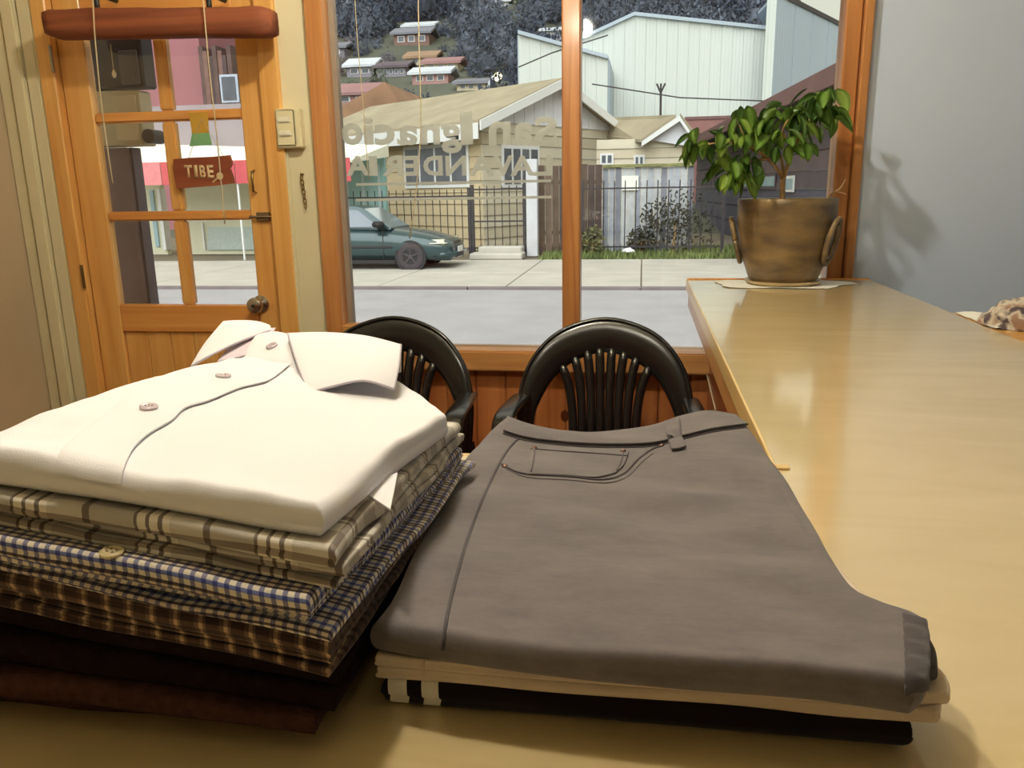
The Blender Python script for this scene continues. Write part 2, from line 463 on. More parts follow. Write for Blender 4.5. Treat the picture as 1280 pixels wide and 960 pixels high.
for a, b in ZR:
    obj('muntin', bx(P[1], P[2], d0 + .006, d1, a, b, .006, 2), PINE_V, door)
    for q in (0, 2): obj('pane', bx(P[q] - .004, P[q + 1] + .004, d0 + .024, d0 + .028, a - .004, b + .004), GLASS, door)
nb = 6; bw = (P[3] - P[0]) / nb
for i in range(nb): obj('board', bx(P[0] + i * bw + .001, P[0] + (i + 1) * bw - .001, d0 + .012, d1 - .006, .18, zl, .004), PINE_V, door)
# knob, bolt, staple handle, hinges
kx, kz = xw(325, 380), zw(325, 380)
b_ = BM(); prof = [(.0, 0), (.03, 0), (.032, .006), (.014, .012), (.013, .03), (.026, .038), (.03, .05), (.028, .062), (.018, .068), (0.0, .068)]
lathe(b_, [(max(q, .0005), z) for q, z in prof], (0, 0, 0), 24); bmesh.ops.rotate(b_, verts=b_.verts, cent=(0, 0, 0), matrix=Matrix.Rotation(pi / 2, 3, 'X')); bmesh.ops.translate(b_, verts=b_.verts, vec=(kx, d0, kz))
k_ = obj('door_knob', b_, STEEL, door, True, 40); k_['label'] = 'round brushed steel door knob'
obj('keyhole', tube(BM(), [(kx, d0 - .067, kz), (kx, d0 - .0705, kz)], .006), BLACK, k_)
bz = zw(330, 271); b_ = BM(); box(b_, xw(320, 271), xw(336, 271), d0 - .012, d0, bz - .016, bz + .016, .002)
bolt = obj('slide_bolt', b_, mat('dull_iron', s(140, 120, 90), .5, .7), door); bolt['label'] = 'dull metal slide bolt'
obj('bolt_rod', tube(BM(), [(xw(312, 271), d0 - .014, bz), (xw(345, 271), d0 - .014, bz)], .005), STEEL, bolt)
hx = xw(317, 226); ha, hb = zw(317, 241), zw(317, 213)
obj('pull_handle', tube(BM(), [(hx, d0, ha), (hx, d0 - .02, ha + .004), (hx, d0 - .022, (ha + hb) / 2), (hx, d0 - .02, hb - .004), (hx, d0, hb)], .004), BRASS, door, True)['label'] = 'slim brass pull handle'
for py in (75, 345):
    x = (XA + XD0) / 2 + .02
    x = XA - .002; z = zw(70 if py < 200 else 112, py)
    obj('hinge', tube(BM(), [(x, W - .024, z - .045), (x, W - .024, z + .045)], .006), STEEL if py < 200 else BRASS, door)
# rough wooden beam of the rolled blind above the door, with its hooks and cords
yb0 = W - .13
pa, pb = onY(62, 30, yb0), onY(342, 27, yb0)
beam = thing('wooden_beam', ((pa.x + pb.x) / 2, yb0, onY(200, 52, yb0).z), 'dark reddish rough wooden beam hung across the top of the door', 'beam')
b_ = BM(); N = 26
h0 = (onY(200, 13, yb0).z - onY(200, 50, yb0).z) / 2; zc = (onY(200, 13, yb0).z + onY(200, 50, yb0).z) / 2
rings = []
for i in range(N + 1):
    t = i / N; x = pa.x + (pb.x - pa.x) * t
    zz = onY(60 + 282 * t, 31 - 3 * t, yb0).z
    e = min(1, sqrt(max(0, 1 - (1 - min(1, min(t, 1 - t) * 40)) ** 2)) * .2 + .8)
    ring = []
    for k in range(16):
        a = 2 * pi * k / 16; ca, sa = cos(a), sin(a)
        q = (abs(ca) ** 6 + abs(sa) ** 6) ** (-1 / 6)
        w = 1 + .10 * noise.noise(Vector((x * 7, ca * 1.5, sa * 1.5))) + .05 * noise.noise(Vector((x * 30, ca * 3, sa * 3)))
        ring.append(b_.verts.new((x, yb0 + .045 * q * ca * e * w, zz + h0 * q * sa * e * w)))
    rings.append(ring)
for a, c in zip(rings, rings[1:]):
    for k in range(16): b_.faces.new((a[k], a[(k + 1) % 16], c[(k + 1) % 16], c[k]))
b_.faces.new(rings[0]); b_.faces.new(rings[-1][::-1]); bmesh.ops.recalc_face_normals(b_, faces=b_.faces)
obj('log', b_, REDWOOD, beam, True)
for px in (122, 262):
    p = onY(px, 12, yb0)
    obj('hook', tube(BM(), [(p.x, W - .021, p.z + .05), (p.x, yb0 + .01, p.z + .05), (p.x, yb0, p.z + .03), (p.x, yb0, p.z - .02)], .009), BLACK, beam, True)
CORD = mat('pale_cord', s(200, 185, 150), .8, var=.1, scale=200)
def cord(pts, Y, r_, label, end=None):
    P_ = [onY(px, py, Y) for px, py in pts]
    t = thing('blind_cord', P_[-1], label, 'cord')
    obj('string', tube(BM(), resample(P_, [i / 12 for i in range(13)]), r_, 6), CORD, t, True)
    if end:
        lathe_ = lathe(BM(), [(.001, 0), (.006, .004), (.008, .014), (.004, .026), (.001, .03)], P_[-1] - Vector((0, 0, .026)), 10)
        obj('tassel', lathe_, mat('ivory_tassel', s(225, 210, 170), .5), t, True)
    return t
cord([(116, 0), (119, 50), (128, 140), (141, 229)], W - .19, .0022, 'pale blind cord hanging over the left column of door panes')
cord([(254, 0), (262, 90), (272, 180), (281, 280)], W - .19, .0022, 'pale blind cord hanging past the hanging wooden door sign')
cord([(138, 55), (142, 88)], W - .02, .0015, 'short cord with small tassel in the top left door pane', True)
cord([(522, -40), (524, 60), (526, 160), (520, 240), (512, 298)], W - .05, .0022, 'long blind cord hanging in front of the left window pane')
cord([(442, -40), (446, 40), (453, 120), (459, 200), (461, 226)], W - .05, .0014, 'thin blind cord near the left post of the window')
# sign on the door
ysg = W + .004
sg = thing('door_sign', onY(255, 236, ysg), 'small brown wooden sign hanging on the door glass, lettered TIBE', 'sign')
wob = [(218, 199), (240, 197), (265, 196), (288, 194), (291, 205), (288, 210), (292, 221), (294, 229), (270, 232), (245, 234), (222, 236), (219, 222), (217, 210)]
SIGNW = wood('sign_wood', s(128, 62, 38), s(156, 84, 54), 'X', rough=.6, coat=0)
obj('sign_board', prism(BM(), [(onY(a, b, ysg).x, onY(a, b, ysg).z) for a, b in wob], ysg - .006, ysg + .004), SIGNW, sg)
PALE = mat('pale_letter_paint', s(222, 196, 150), .7, var=.05)
for ch, a, b in (('T', 232, 241.5), ('I', 244, 248), ('B', 250.5, 258), ('E', 260, 268)):
    z0, z1 = onY(a, 222.5, ysg).z, onY(a, 206.5, ysg).z
    glyph(ch, PALE, onY(a, 214, ysg).x, onY(b, 214, ysg).x, z0, z1, ysg - .006, False, sg, bold=.03)
p = onY(276, 220, ysg)
b_ = BM(); lathe(b_, [(.001, 0), (.013, 0), (.013, .002), (.001, .003)], (0, 0, 0), 14); bmesh.ops.rotate(b_, verts=b_.verts, cent=(0, 0, 0), matrix=Matrix.Rotation(pi / 2, 3, 'X')); bmesh.ops.translate(b_, verts=b_.verts, vec=p - Vector((0, .006, 0)))
tube(b_, [p + Vector((-.008, -.007, -.006)), p + Vector((-.03, -.007, -.022))], .003, 6)
obj('flower_mark', b_, PALE, sg)
tp = onY(252, 148, ysg - .02)
for a in ((236, 198), (279, 195)): obj('hanging_string', tube(BM(), [onY(a[0], a[1], ysg), onY(252 + (a[0] - 252) * .25, 160, ysg - .012), tp], .001, 5), CORD, sg)
tg = thing('paper_tag', onY(250, 182, W), 'yellow and green tag above the hanging wooden door sign', 'tag')
def px_prism(pts, Y0, Y1): return prism(BM(), [(onY(a, b, Y0).x, onY(a, b, Y0).z) for a, b in pts], Y0, Y1)
obj('tag_top', px_prism([(236, 141), (259, 140), (261, 166), (240, 167)], W - .004, W - .001), mat('tag_yellow', s(205, 160, 60), .7), tg)
obj('tag_bottom', px_prism([(240, 167), (261, 166), (265, 181), (237, 183)], W - .004, W - .001), mat('tag_green', s(130, 185, 130), .7), tg)

# ------------------------------------------------------------------ window
XM0, XM1 = xw(703, 200), xw(726, 200); XR0 = xw(1051, 100)
XWI = xw(425)
win = thing('window_1', ((XW0 + XW1) / 2, W, ZS - .1), 'wide shop window in a worn wooden frame, two panes', 'window', kind='structure')
y0, y1 = W - .03, W + .09
obj('frame_post', bx(XW0, XWI, y0, y1, ZS - .1, ZTOP, .004), FRAME_V, win)
obj('mullion', bx(XM0, XM1, W - .02, W + .06, ZS, ZTOP, .005), FRAME_V, win)
xc = XR0 + (XW1 - XR0) * .62
obj('frame_post', bx(XR0, xc, W - .01, y1, ZS - .1, ZTOP, .004), FRAME_V, win); obj('frame_cover', bx(xc + .002, XW1, y0, W + .05, ZS - .1, ZTOP, .004), FRAME_V, win)
obj('sill_rail', bx(XWI, XR0, W - .045, y1, zw(600, 461), ZS, .006, 2), FRAME_H, win)
obj('head_rail', bx(XWI, XR0, y0, y1, ZTOP - .06, ZTOP, .004), FRAME_H, win)
obj('glazing_bead', bx(XWI, XWI + .018, W + .03, W + .06, ZS, ZTOP), mat('grey_bead', s(150, 135, 120), .5), win)
for a, b in ((XWI, XM0), (XM1, XR0)): obj('pane', bx(a, b, W + .042, W + .047, ZS, ZTOP - .06), GLASS, win)
zb_ = zw(440, 404)
tag(obj('wood_block', bx(XWI + .001, xw(470), W - .044, W + .02, ZS + .0005, zb_, .004), FRAME_H), 'short wooden block on the window sill behind the left chair', 'block')
# pine boards under the window
dado = thing('wall_dado', (0, W, 0), 'reddish pine tongue and groove boards under the window', 'wall panelling', kind='structure')
nb = 17; x0 = XW0; x1 = XR; bw = (x1 - x0) / nb
zt = zw(600, 462)
KN = mat('pine_knot', s(96, 44, 22), .4)
for i in range(nb):
    obj('board', bx(x0 + i * bw + .0008, x0 + (i + 1) * bw - .0008, W - .002, W + .028, .02, zt, .004), PINE_RED, dado)
for px, py, rr in ((706, 520, .022), (645, 500, .008)):
    p = onY(px, py, W - .002)
    b_ = BM(); lathe(b_, [(.001, 0), (rr, 0), (rr * .6, .0012), (.001, .0014)], (0, 0, 0), 16); bmesh.ops.rotate(b_, verts=b_.verts, cent=(0, 0, 0), matrix=Matrix.Rotation(pi / 2, 3, 'X')); bmesh.ops.scale(b_, verts=b_.verts, vec=(.7, 1, 1)); bmesh.ops.translate(b_, verts=b_.verts, vec=p)
    obj('knot', b_, KN, dado)
# mirrored lettering on the glass
yl = W + .0415
def vinyl():
    m, t, b = new_mat('frosted_vinyl'); b.inputs['Base Color'].default_value = (*s(236, 236, 220), 1); b.inputs['Roughness'].default_value = .6
    tl = t.nodes.new('ShaderNodeBsdfTranslucent'); tl.inputs['Color'].default_value = (*s(252, 250, 236), 1)
    tr = t.nodes.new('ShaderNodeBsdfTransparent')
    mx = t.nodes.new('ShaderNodeMixShader'); mx.inputs[0].default_value = .85; m2 = t.nodes.new('ShaderNodeMixShader'); m2.inputs[0].default_value = .06
    L = t.links; L.new(b.outputs[0], mx.inputs[1]); L.new(tl.outputs[0], mx.inputs[2]); L.new(mx.outputs[0], m2.inputs[1]); L.new(tr.outputs[0], m2.inputs[2])
    L.new(m2.outputs[0], t.nodes['Material Output'].inputs['Surface']); return m
VIN = vinyl()
def lettering(rows, label, loc):
    t = thing('window_lettering', loc, label, 'lettering')
    for ch, a, b, ya, yb_ in rows:
        glyph(ch, VIN, onY(a, 190, yl).x - .002, onY(b, 190, yl).x + .002, onY(a, yb_, yl).z, onY(a, ya, yl).z, yl, True, t, bold=.034, solid=False)
    return t
lettering([('S', 668, 696, 146, 183), ('a', 641, 665, 153, 182), ('n', 612, 638, 152, 182), ('I', 577, 591, 140, 181), ('g', 553, 577, 155, 192), ('n', 527, 550, 156, 181),
           ('a', 498, 522, 157, 182), ('c', 470, 494, 155, 182), ('i', 456, 468, 147, 181), ('o', 429, 454, 154, 182)], 'upper line of mirrored frosted letters on the glass, reading San Ignacio', onY(560, 182, yl))
lx = [('L', 667, 690), ('A', 638, 667), ('V', 617, 641), ('A', 586, 617), ('N', 557, 582), ('D', 529, 552), ('E', 505, 522), ('R', 477, 502), ('I', 461, 470), ('A', 432, 460)]
lettering([(c, a, b, 195, 220) for c, a, b in lx], 'lower line of mirrored frosted letters on the glass, reading LAVANDERIA', onY(560, 220, yl))
def vin_strip(p, q):
    b_ = BM(); b_.faces.new([b_.verts.new(v) for v in ((p.x, yl, p.z - .005), (q.x, yl, p.z - .005), (q.x, yl, p.z + .004), (p.x, yl, p.z + .004))]); return b_
for ya, nm in ((230.5, 'upper'), (250, 'lower')):
    p, q = onY(445, ya, yl), onY(689, ya + 1, yl)
    tag(obj('frosted_stripe', vin_strip(p, q), VIN), nm + ' thin frosted stripe under the mirrored letters on the glass', 'stripe')

# ------------------------------------------------------------------ counter
def laminate():
    m, t, b = new_mat('honey_laminate'); L = t.links
    b.inputs['Roughness'].default_value = .34; b.inputs['Coat Weight'].default_value = 1; b.inputs['Coat Roughness'].default_value = .11; b.inputs['Coat IOR'].default_value = 2.2
    c = t.nodes.new('ShaderNodeTexCoord'); mp = t.nodes.new('ShaderNodeMapping'); mp.inputs['Scale'].default_value = (2.5, 9, 9)
    nz = t.nodes.new('ShaderNodeTexNoise'); nz.inputs['Scale'].default_value = 1.3; nz.inputs['Detail'].default_value = 7; nz.inputs['Distortion'].default_value = 1.5
    rp = t.nodes.new('ShaderNodeValToRGB'); e = rp.color_ramp.elements
    e[0].position = .3; e[0].color = (*s(208, 184, 134), 1); e[1].position = .7; e[1].color = (*s(220, 198, 152), 1)
    L.new(c.outputs['Object'], mp.inputs['Vector']); L.new(mp.outputs['Vector'], nz.inputs['Vector']); L.new(nz.outputs['Fac'], rp.inputs['Fac']); L.new(rp.outputs['Color'], b.inputs['Base Color'])
    return m
LAM = laminate()
YT = .866; XE = .151
top = thing('worktop', (0, .5, ZC), 'glossy honey coloured laminate worktop running along wall and front', 'worktop')
outl = [(XL + .005, -.02), (XR - .002, -.02), (XR - .002, W - .06), (XE, W - .06), (XE, YT), (XL + .005, YT)]
obj('laminate_sheet', prism(BM(), outl, ZC - .03, ZC, 'z'), LAM, top)
EDGE = wood('edge_strip_wood', s(226, 190, 120), s(240, 210, 150), 'Y', rough=.3)
obj('edge_strip', bx(XE - .004, XE - .0002, YT, W - .06, ZC - .032, ZC + .0015, .001), EDGE, top)
obj('edge_strip', bx(XL + .01, XE - .004, YT + .0002, YT + .004, ZC - .032, ZC + .0015, .001), EDGE, top)
obj('end_strip', bx(XE, XR - .002, W - .0598, W - .056, ZC - .032, ZC + .004, .001), PINE_H, top)
q = onZ(968, 577, ZC)
obj('corner_cap', bx(XE - .001, XE + .012, YT - .012, YT + .001, ZC, ZC + .003, .001), EDGE, top)
base = thing('counter_base', (.44, 1.8, 0), 'red brown panelled base under the side of the counter', 'counter')
for a, b in ((YT + .03, 1.5), (1.502, 2.13), (2.132, W - .07)): obj('side_panel', bx(XE + .08, XE + .10, a, b, .02, ZC - .03, .003), PANEL, base)
obj('end_panel', bx(XE + .102, XR - .02, W - .09, W - .07, .02, ZC - .03), PANEL, base)
obj('apron', bx(XE + .004, XE + .02, YT + .03, W - .07, ZC - .09, ZC - .03, .002), wood('apron_wood', s(190, 130, 70), s(214, 160, 96), 'Y'), base)
fb = thing('front_counter_base', (-.5, .45, 0), 'wooden base under the front counter that carries the clothes', 'counter')
for i in range(5):
    a = XL + .03 + i * (XE - XL - .06) / 5; obj('front_panel', bx(a, a + (XE - XL - .06) / 5 - .003, YT - .06, YT - .04, .02, ZC - .03, .003), PANEL, fb)
# thin wires on the side of the counter
def on_x(px, py, X): r_ = ray(px, py); return CAM + r_ * (X / r_.x)
for pts, lb in (([(876, 440), (884, 470), (894, 512)], 'upper of two thin wires drooping on the counter side panel'), ([(869, 462), (873, 490), (878, 518)], 'lower of two thin wires drooping on the counter side panel')):
    P_ = [on_x(a, b, XE + .078) for a, b in pts]
    tag(obj('thin_wire', tube(BM(), P_, .0022, 6), CORD, None, True), lb, 'wire')

# side shelf at the right wall with papers and a crumpled cloth
sh = thing('side_shelf', (1.1, 1.5, ZC - .03), 'orange wooden side shelf against the pale wall at the right', 'shelf')
obj('shelf_board', bx(XR + .0005, 1.6, .6, YN - .001, ZC - .035, ZC - .004, .003), wood('orange_shelf', s(196, 140, 64), s(214, 160, 84), 'X', rough=.3), sh)
obj('shelf_bracket', bx(1.2, 1.24, .7, YN - .02, .02, ZC - .036), PANEL, sh)
obj('shelf_bracket', bx(1.5, 1.54, .7, YN - .02, .02, ZC - .036), PANEL, sh)
PAPER = mat('white_paper', s(246, 244, 236), .8, var=.04, scale=20)
b_ = BM(); G = []
for i in range(13):
    rw = []
    for j in range(9):
        x = XR + .012 + i / 12 * .26; y = 1.80 + j / 8 * .22 + .015 * sin(i)
        rw.append(Vector((x, y, ZC - .0022 + .004 * abs(noise.noise(Vector((x * 20, y * 20, 3)))) )))
    G.append(rw)
tag(patch('paper_sheet', G, .0012, PAPER, None), 'flat white crinkled paper on the side shelf', 'paper')
def blob_cloth(c, rx, ry, rz_, m, name, seed):
    b_ = BM(); bmesh.ops.create_icosphere(b_, subdivisions=4, radius=1)
    for v in b_.verts:
        n_ = v.co.normalized(); w = 1 + .22 * noise.noise(n_ * 2.3 + Vector((seed, 0, 0))) + .12 * noise.noise(n_ * 6 + Vector((seed, 4, 0)))
        z = n_.z * rz_ * w
        v.co = Vector((c[0] + n_.x * rx * w, c[1] + n_.y * ry * w, c[2] + (z if z > 0 else 0)))
    return obj(name, b_, m, None, True)
def floral():
    m, t, b = new_mat('floral_cloth'); L = t.links; b.inputs['Roughness'].default_value = .9
    c = t.nodes.new('ShaderNodeTexCoord'); v = t.nodes.new('ShaderNodeTexNoise'); v.inputs['Scale'].default_value = 28; v.inputs['Detail'].default_value = 2
    L.new(c.outputs['Object'], v.inputs['Vector'])
    r_ = t.nodes.new('ShaderNodeValToRGB'); e = r_.color_ramp.elements; e[0].position = .40; e[0].color = (*s(85, 70, 75), 1); e[1].position = .5; e[1].color = (*s(205, 195, 180), 1)
    n_ = e.new(.62); n_.color = (*s(150, 120, 100), 1)
    L.new(v.outputs['Fac'], r_.inputs['Fac']); L.new(r_.outputs['Color'], b.inputs['Base Color']); return m
p = onZ(1282, 410, ZC)
tag(blob_cloth((p.x + .02, p.y + .05, ZC - .004), .085, .08, .055, floral(), 'crumpled_cloth', 2), 'crumpled patterned cloth on the side shelf at right edge', 'cloth')

# pendant lamps over the counter (one is seen mirrored in the window) and over the waiting chairs
def pendant(LP, power, label):
    lamp = thing('pendant_lamp', LP - Vector((0, 0, .06)), label, 'lamp', 'bulbs hanging from the ceiling')
    b_ = BM(); bmesh.ops.create_uvsphere(b_, u_segments=20, v_segments=12, radius=.045); bmesh.ops.translate(b_, verts=b_.verts, vec=LP)
    g_ = mat('bulb_glow_%d' % power, (1, .9, .7), .5, emit=((1.0, .925, .76), power / (4 * pi * .045 ** 2 * pi)))
    obj('bulb', b_, g_, lamp, True)
    obj('socket', lathe(BM(), [(.001, 0), (.018, 0), (.02, .05), (.008, .06), (.001, .062)], LP + Vector((0, 0, .042)), 16), BLACK, lamp, True, 40)
    obj('flex', tube(BM(), [LP + Vector((0, 0, .1)), (LP.x, LP.y, ZT - .02)], .003), BLACK, lamp)
    obj('ceiling_rose', lathe(BM(), [(.001, -.03), (.03, -.028), (.045, -.004), (.045, 0), (.001, 0)], (LP.x, LP.y, ZT - .0005), 20), IVORY, lamp, True, 40)
pendant(Vector((-.36, .64, 2.2)), LAMP_POWER, 'warm bulb hanging from the ceiling over the folded clothes')
pendant(Vector((-.45, 1.72, 2.45)), LAMP2_POWER, 'warm bulb hanging from the ceiling over the waiting chairs')

# ================================================================== CHAIRS
PLASTIC = mat('black_plastic', s(30, 28, 28), .24, var=.1, scale=30, spec=.6)
def sweep(bm, pts, hw, ht, side=None, n=10, pw=3.0):
    """flat bar with rounded edges along pts: half width hw across `side`, half thickness ht"""
    pts = [Vector(p) for p in pts]; N = len(pts); rings = []
    for i, p in enumerate(pts):
        t = (pts[min(i + 1, N - 1)] - pts[max(i - 1, 0)]).normalized()
        sv = Vector(side[i] if isinstance(side, list) else side); sv = (sv - t * sv.dot(t)).normalized(); nv = t.cross(sv)
        a_ = hw[i] if isinstance(hw, list) else hw; b_ = ht[i] if isinstance(ht, list) else ht
        ring = []
        for k in range(n):
            c_, s_ = cos(2 * pi * (k + .5) / n), sin(2 * pi * (k + .5) / n); q = (abs(c_) ** pw + abs(s_) ** pw) ** (-1 / pw)
            ring.append(bm.verts.new(p + sv * a_ * q * c_ + nv * b_ * q * s_))
        rings.append(ring)
    for a, b in zip(rings, rings[1:]):
        for k in range(n): bm.faces.new((a[k], a[(k + 1) % n], b[(k + 1) % n], b[k]))
    bm.faces.new(rings[0][::-1]); bm.faces.new(rings[-1]); bmesh.ops.recalc_face_normals(bm, faces=bm.faces)
    return bm
def yback(x, z): return .20 + .20 * (z - .42) - .75 * x * x
def make_chair(label):
    ch = thing('plastic_chair', (0, 0, 0), label, 'chair', 'black plastic chairs by the window')
    # arch
    out = resample([(-.262, .43, 0), (-.272, .56, 0), (-.268, .66, 0), (-.232, .77, 0), (-.145, .855, 0), (0, .893, 0), (.145, .855, 0), (.232, .77, 0), (.268, .66, 0), (.272, .56, 0), (.262, .43, 0)], [i / 48 for i in range(49)])
    inn = resample([(-.225, .43, 0), (-.228, .56, 0), (-.215, .62, 0), (-.175, .695, 0), (-.105, .755, 0), (0, .785, 0), (.105, .755, 0), (.175, .695, 0), (.215, .62, 0), (.228, .56, 0), (.225, .43, 0)], [i / 48 for i in range(49)])
    mid = []; hw = []; sd_ = []
    for o_, i_ in zip(out, inn):
        O = Vector((o_.x, yback(o_.x, o_.y), o_.y)); I = Vector((i_.x, yback(i_.x, i_.y) + .004, i_.y))
        mid.append((O + I) / 2); hw.append((O - I).length / 2); sd_.append((O - I).normalized())
    b_ = BM(); sweep(b_, mid, hw, .019, sd_, 18, 2.1)
    obj('backrest', b_, PLASTIC, ch, True)
    b_ = BM(); sweep(b_, [(p.x * 1.0, p.y - .006, p.z) for p in [Vector((o_.x, yback(o_.x, o_.y), o_.y)) for o_ in out]], .010, .006, (0, 1, 0), 8, 2)
    obj('rim', b_, PLASTIC, ch, True)
    for k in range(8):
        u = (k - 3.5) / 3.5
        xb, xt = u * .100, u * .140
        pts = []
        for i in range(13):
            t = i / 12; z = .43 + (.80 - .055 * u * u - .43) * t
            x = xb * (1 - t ** 4) + xt * t ** 4
            pts.append((x, yback(x, z) + .004, z))
        b_ = BM(); sweep(b_, pts, .0150, .015, (1, 0, 0), 8, 2.2); obj('slat', b_, PLASTIC, ch, True)
    # seat
    G, *_ = coons([Vector((-.23, -.24, .435)), Vector((0, -.26, .425)), Vector((.23, -.24, .435))], [Vector((-.21, .22, .41)), Vector((0, .23, .40)), Vector((.21, .22, .41))],
                  [Vector((-.23, -.24, .435)), Vector((-.22, 0, .42)), Vector((-.21, .22, .41))], [Vector((.23, -.24, .435)), Vector((.22, 0, .42)), Vector((.21, .22, .41))], 12, 12)
    patch('seat', G, .022, PLASTIC, ch)
    for sx in (-1, 1):
        pts = resample([(sx * .262, yback(.262, .655), .655), (sx * .268, .02, .668), (sx * .268, -.10, .672), (sx * .266, -.16, .655), (sx * .264, -.185, .60)], [i / 14 for i in range(15)])
        b_ = BM(); sweep(b_, pts, .030, .009, (1, 0, 0), 10, 3); obj('armrest', b_, PLASTIC, ch, True)
        b_ = BM(); sweep(b_, [(sx * .264, -.178, .63), (sx * .26, -.205, .42), (sx * .255, -.24, 0)], [.030, .03, .022], [.012, .016, .014], (1, 0, 0), 10, 3); obj('leg', b_, PLASTIC, ch, True)
        b_ = BM(); sweep(b_, [(sx * .252, yback(.25, .5), .5), (sx * .255, .2, .4), (sx * .262, .26, 0)], [.026, .03, .022], [.012, .016, .014], (1, 0, 0), 10, 3); obj('leg', b_, PLASTIC, ch, True)
    return ch
c1 = make_chair('black plastic slatted armchair under the window mullion, behind the jeans')
c1.location = (-.108, 2.262, 0)
dup(c1, (-.795, 2.255, 0), .06, label='black plastic slatted armchair partly hidden behind the white shirt')

# ================================================================== POTTED PLANT
PC = Vector((.432, 2.585, ZC))
doily = []
for i in range(25):
    rw = []
    for j in range(7):
        a = 2 * pi * i / 24; q = j / 6
        rr = (.02 + .145 * q) * (1 + .10 * sin(a * 5 + 1) + .12 * noise.noise(Vector((cos(a) * 2, sin(a) * 2, 5))))
        rw.append(PC + Vector((rr * cos(a) * 1.25, rr * sin(a) * .78 + .0, .0015 + .002 * abs(sin(a * 9)) * q)))
    doily.append(rw)
tag(patch('paper_doily', doily, .0008, PAPER, None), 'rumpled white paper mat under the plant pot', 'paper mat')
pot = thing('plant_pot', PC + Vector((0, 0, .003)), 'bronze brown plant pot with ring handles at the counter end', 'pot')
def bronze():
    m, t, b = new_mat('bronze_glaze'); L = t.links
    b.inputs['Roughness'].default_value = .38; b.inputs['Metallic'].default_value = .2
    c = t.nodes.new('ShaderNodeTexCoord'); mp = t.nodes.new('ShaderNodeMapping'); mp.inputs['Scale'].default_value = (6, 6, 14)
    nz = t.nodes.new('ShaderNodeTexNoise'); nz.inputs['Scale'].default_value = 1.5; nz.inputs['Detail'].default_value = 6
    r_ = t.nodes.new('ShaderNodeValToRGB'); e = r_.color_ramp.elements; e[0].position = .35; e[0].color = (*s(98, 82, 64), 1); e[1].position = .72; e[1].color = (*s(150, 126, 86), 1)
    L.new(c.outputs['Object'], mp.inputs['Vector']); L.new(mp.outputs['Vector'], nz.inputs['Vector']); L.new(nz.outputs['Fac'], r_.inputs['Fac']); L.new(r_.outputs['Color'], b.inputs['Base Color'])
    return m
BRZ = bronze()
obj('saucer', lathe(BM(), [(.001, .0), (.10, .0), (.112, .008), (.114, .012), (.108, .012), (.10, .006), (.001, .006)], PC + Vector((0, 0, .0035)), 40), mat('cream_saucer', s(200, 175, 130), .4), pot, True, 40)
prof = [(.001, .010), (.098, .010), (.104, .02), (.122, .07), (.136, .12), (.1435, .18), (.145, .235), (.146, .252), (.143, .256), (.134, .254), (.130, .235), (.001, .232)]
obj('pot_body', lathe(BM(), prof, PC + Vector((0, 0, .004)), 48), BRZ, pot, True, 50)
for sx, ang in ((-1, 3.02), (1, -.62)):
    b_ = BM(); d_ = Vector((cos(ang), sin(ang), 0)); sd2 = Vector((-d_.y, d_.x, 0))
    c0 = PC + d_ * .134 + Vector((0, 0, .135))
    for rr, th in ((1.0, .008), (.72, .006)):
        P_ = []
        for k in range(25):
            a = 2 * pi * k / 24
            P_.append(c0 + sd2 * (.030 * rr * cos(a)) + Vector((0, 0, .066 * rr * sin(a))) + d_ * (.012 + .016 * sin(a) * rr))
        tube(b_, P_, th, 8)
    obj('ring_handle', b_, BRZ, pot, True)
obj('soil', lathe(BM(), [(.001, .233), (.131, .233), (.10, .240), (.001, .244)], PC + Vector((0, 0, .004)), 32), mat('dark_soil', s(50, 38, 30), .95, bump=.6, var=.3, scale=60), pot, True)
plant = thing('potted_tree', PC + Vector((0, 0, .24)), 'small leafy potted tree with drooping green leaves by the window', 'plant')
BARK = mat('pale_bark', s(176, 140, 98), .8, var=.15, scale=60, bump=.3)
YP = PC.y
def br(pts, r0, r1, dy=0, dy1=0, name='branch'):
    n_ = 10; P_ = resample([onY(a, b, YP + dy + (dy1 - dy) * i / max(1, len(pts) - 1)) for i, (a, b) in enumerate(pts)], [i / n_ for i in range(n_ + 1)])
    obj(name, tube(BM(), P_, [r0 + (r1 - r0) * i / n_ for i in range(n_ + 1)], 8), BARK, plant, True); return P_
br([(978, 256), (978, 238), (979, 222)], .009, .008, name='trunk')
tips = []
tips += br([(979, 225), (972, 212), (960, 198), (944, 188), (920, 178), (885, 180)], .006, .0025, 0, -.05)
tips += br([(979, 226), (985, 205), (990, 190), (1000, 170), (1012, 150), (1030, 128)], .006, .0025, 0, -.03)
tips += br([(979, 224), (978, 205), (974, 190), (968, 170), (955, 158)], .005, .0025, 0, .04)
tips += br([(962, 199), (945, 200), (925, 205), (908, 215)], .004, .002, -.02, -.09)
tips += br([(990, 192), (986, 180), (978, 165), (985, 150)], .004, .002, 0, -.07)
tips += br([(944, 188), (930, 170), (922, 150)], .003, .0015, -.03, -.02)
br([(1032, 252), (1040, 242), (1050, 236), (1057, 224)], .005, .002, -.02, -.02, 'dry_twig'); br([(1044, 240), (1052, 241), (1058, 243)], .003, .0015, -.02, -.02, 'dry_twig')
br([(1003, 256), (1004, 249)], .004, .003, -.04, -.04, 'dry_twig')
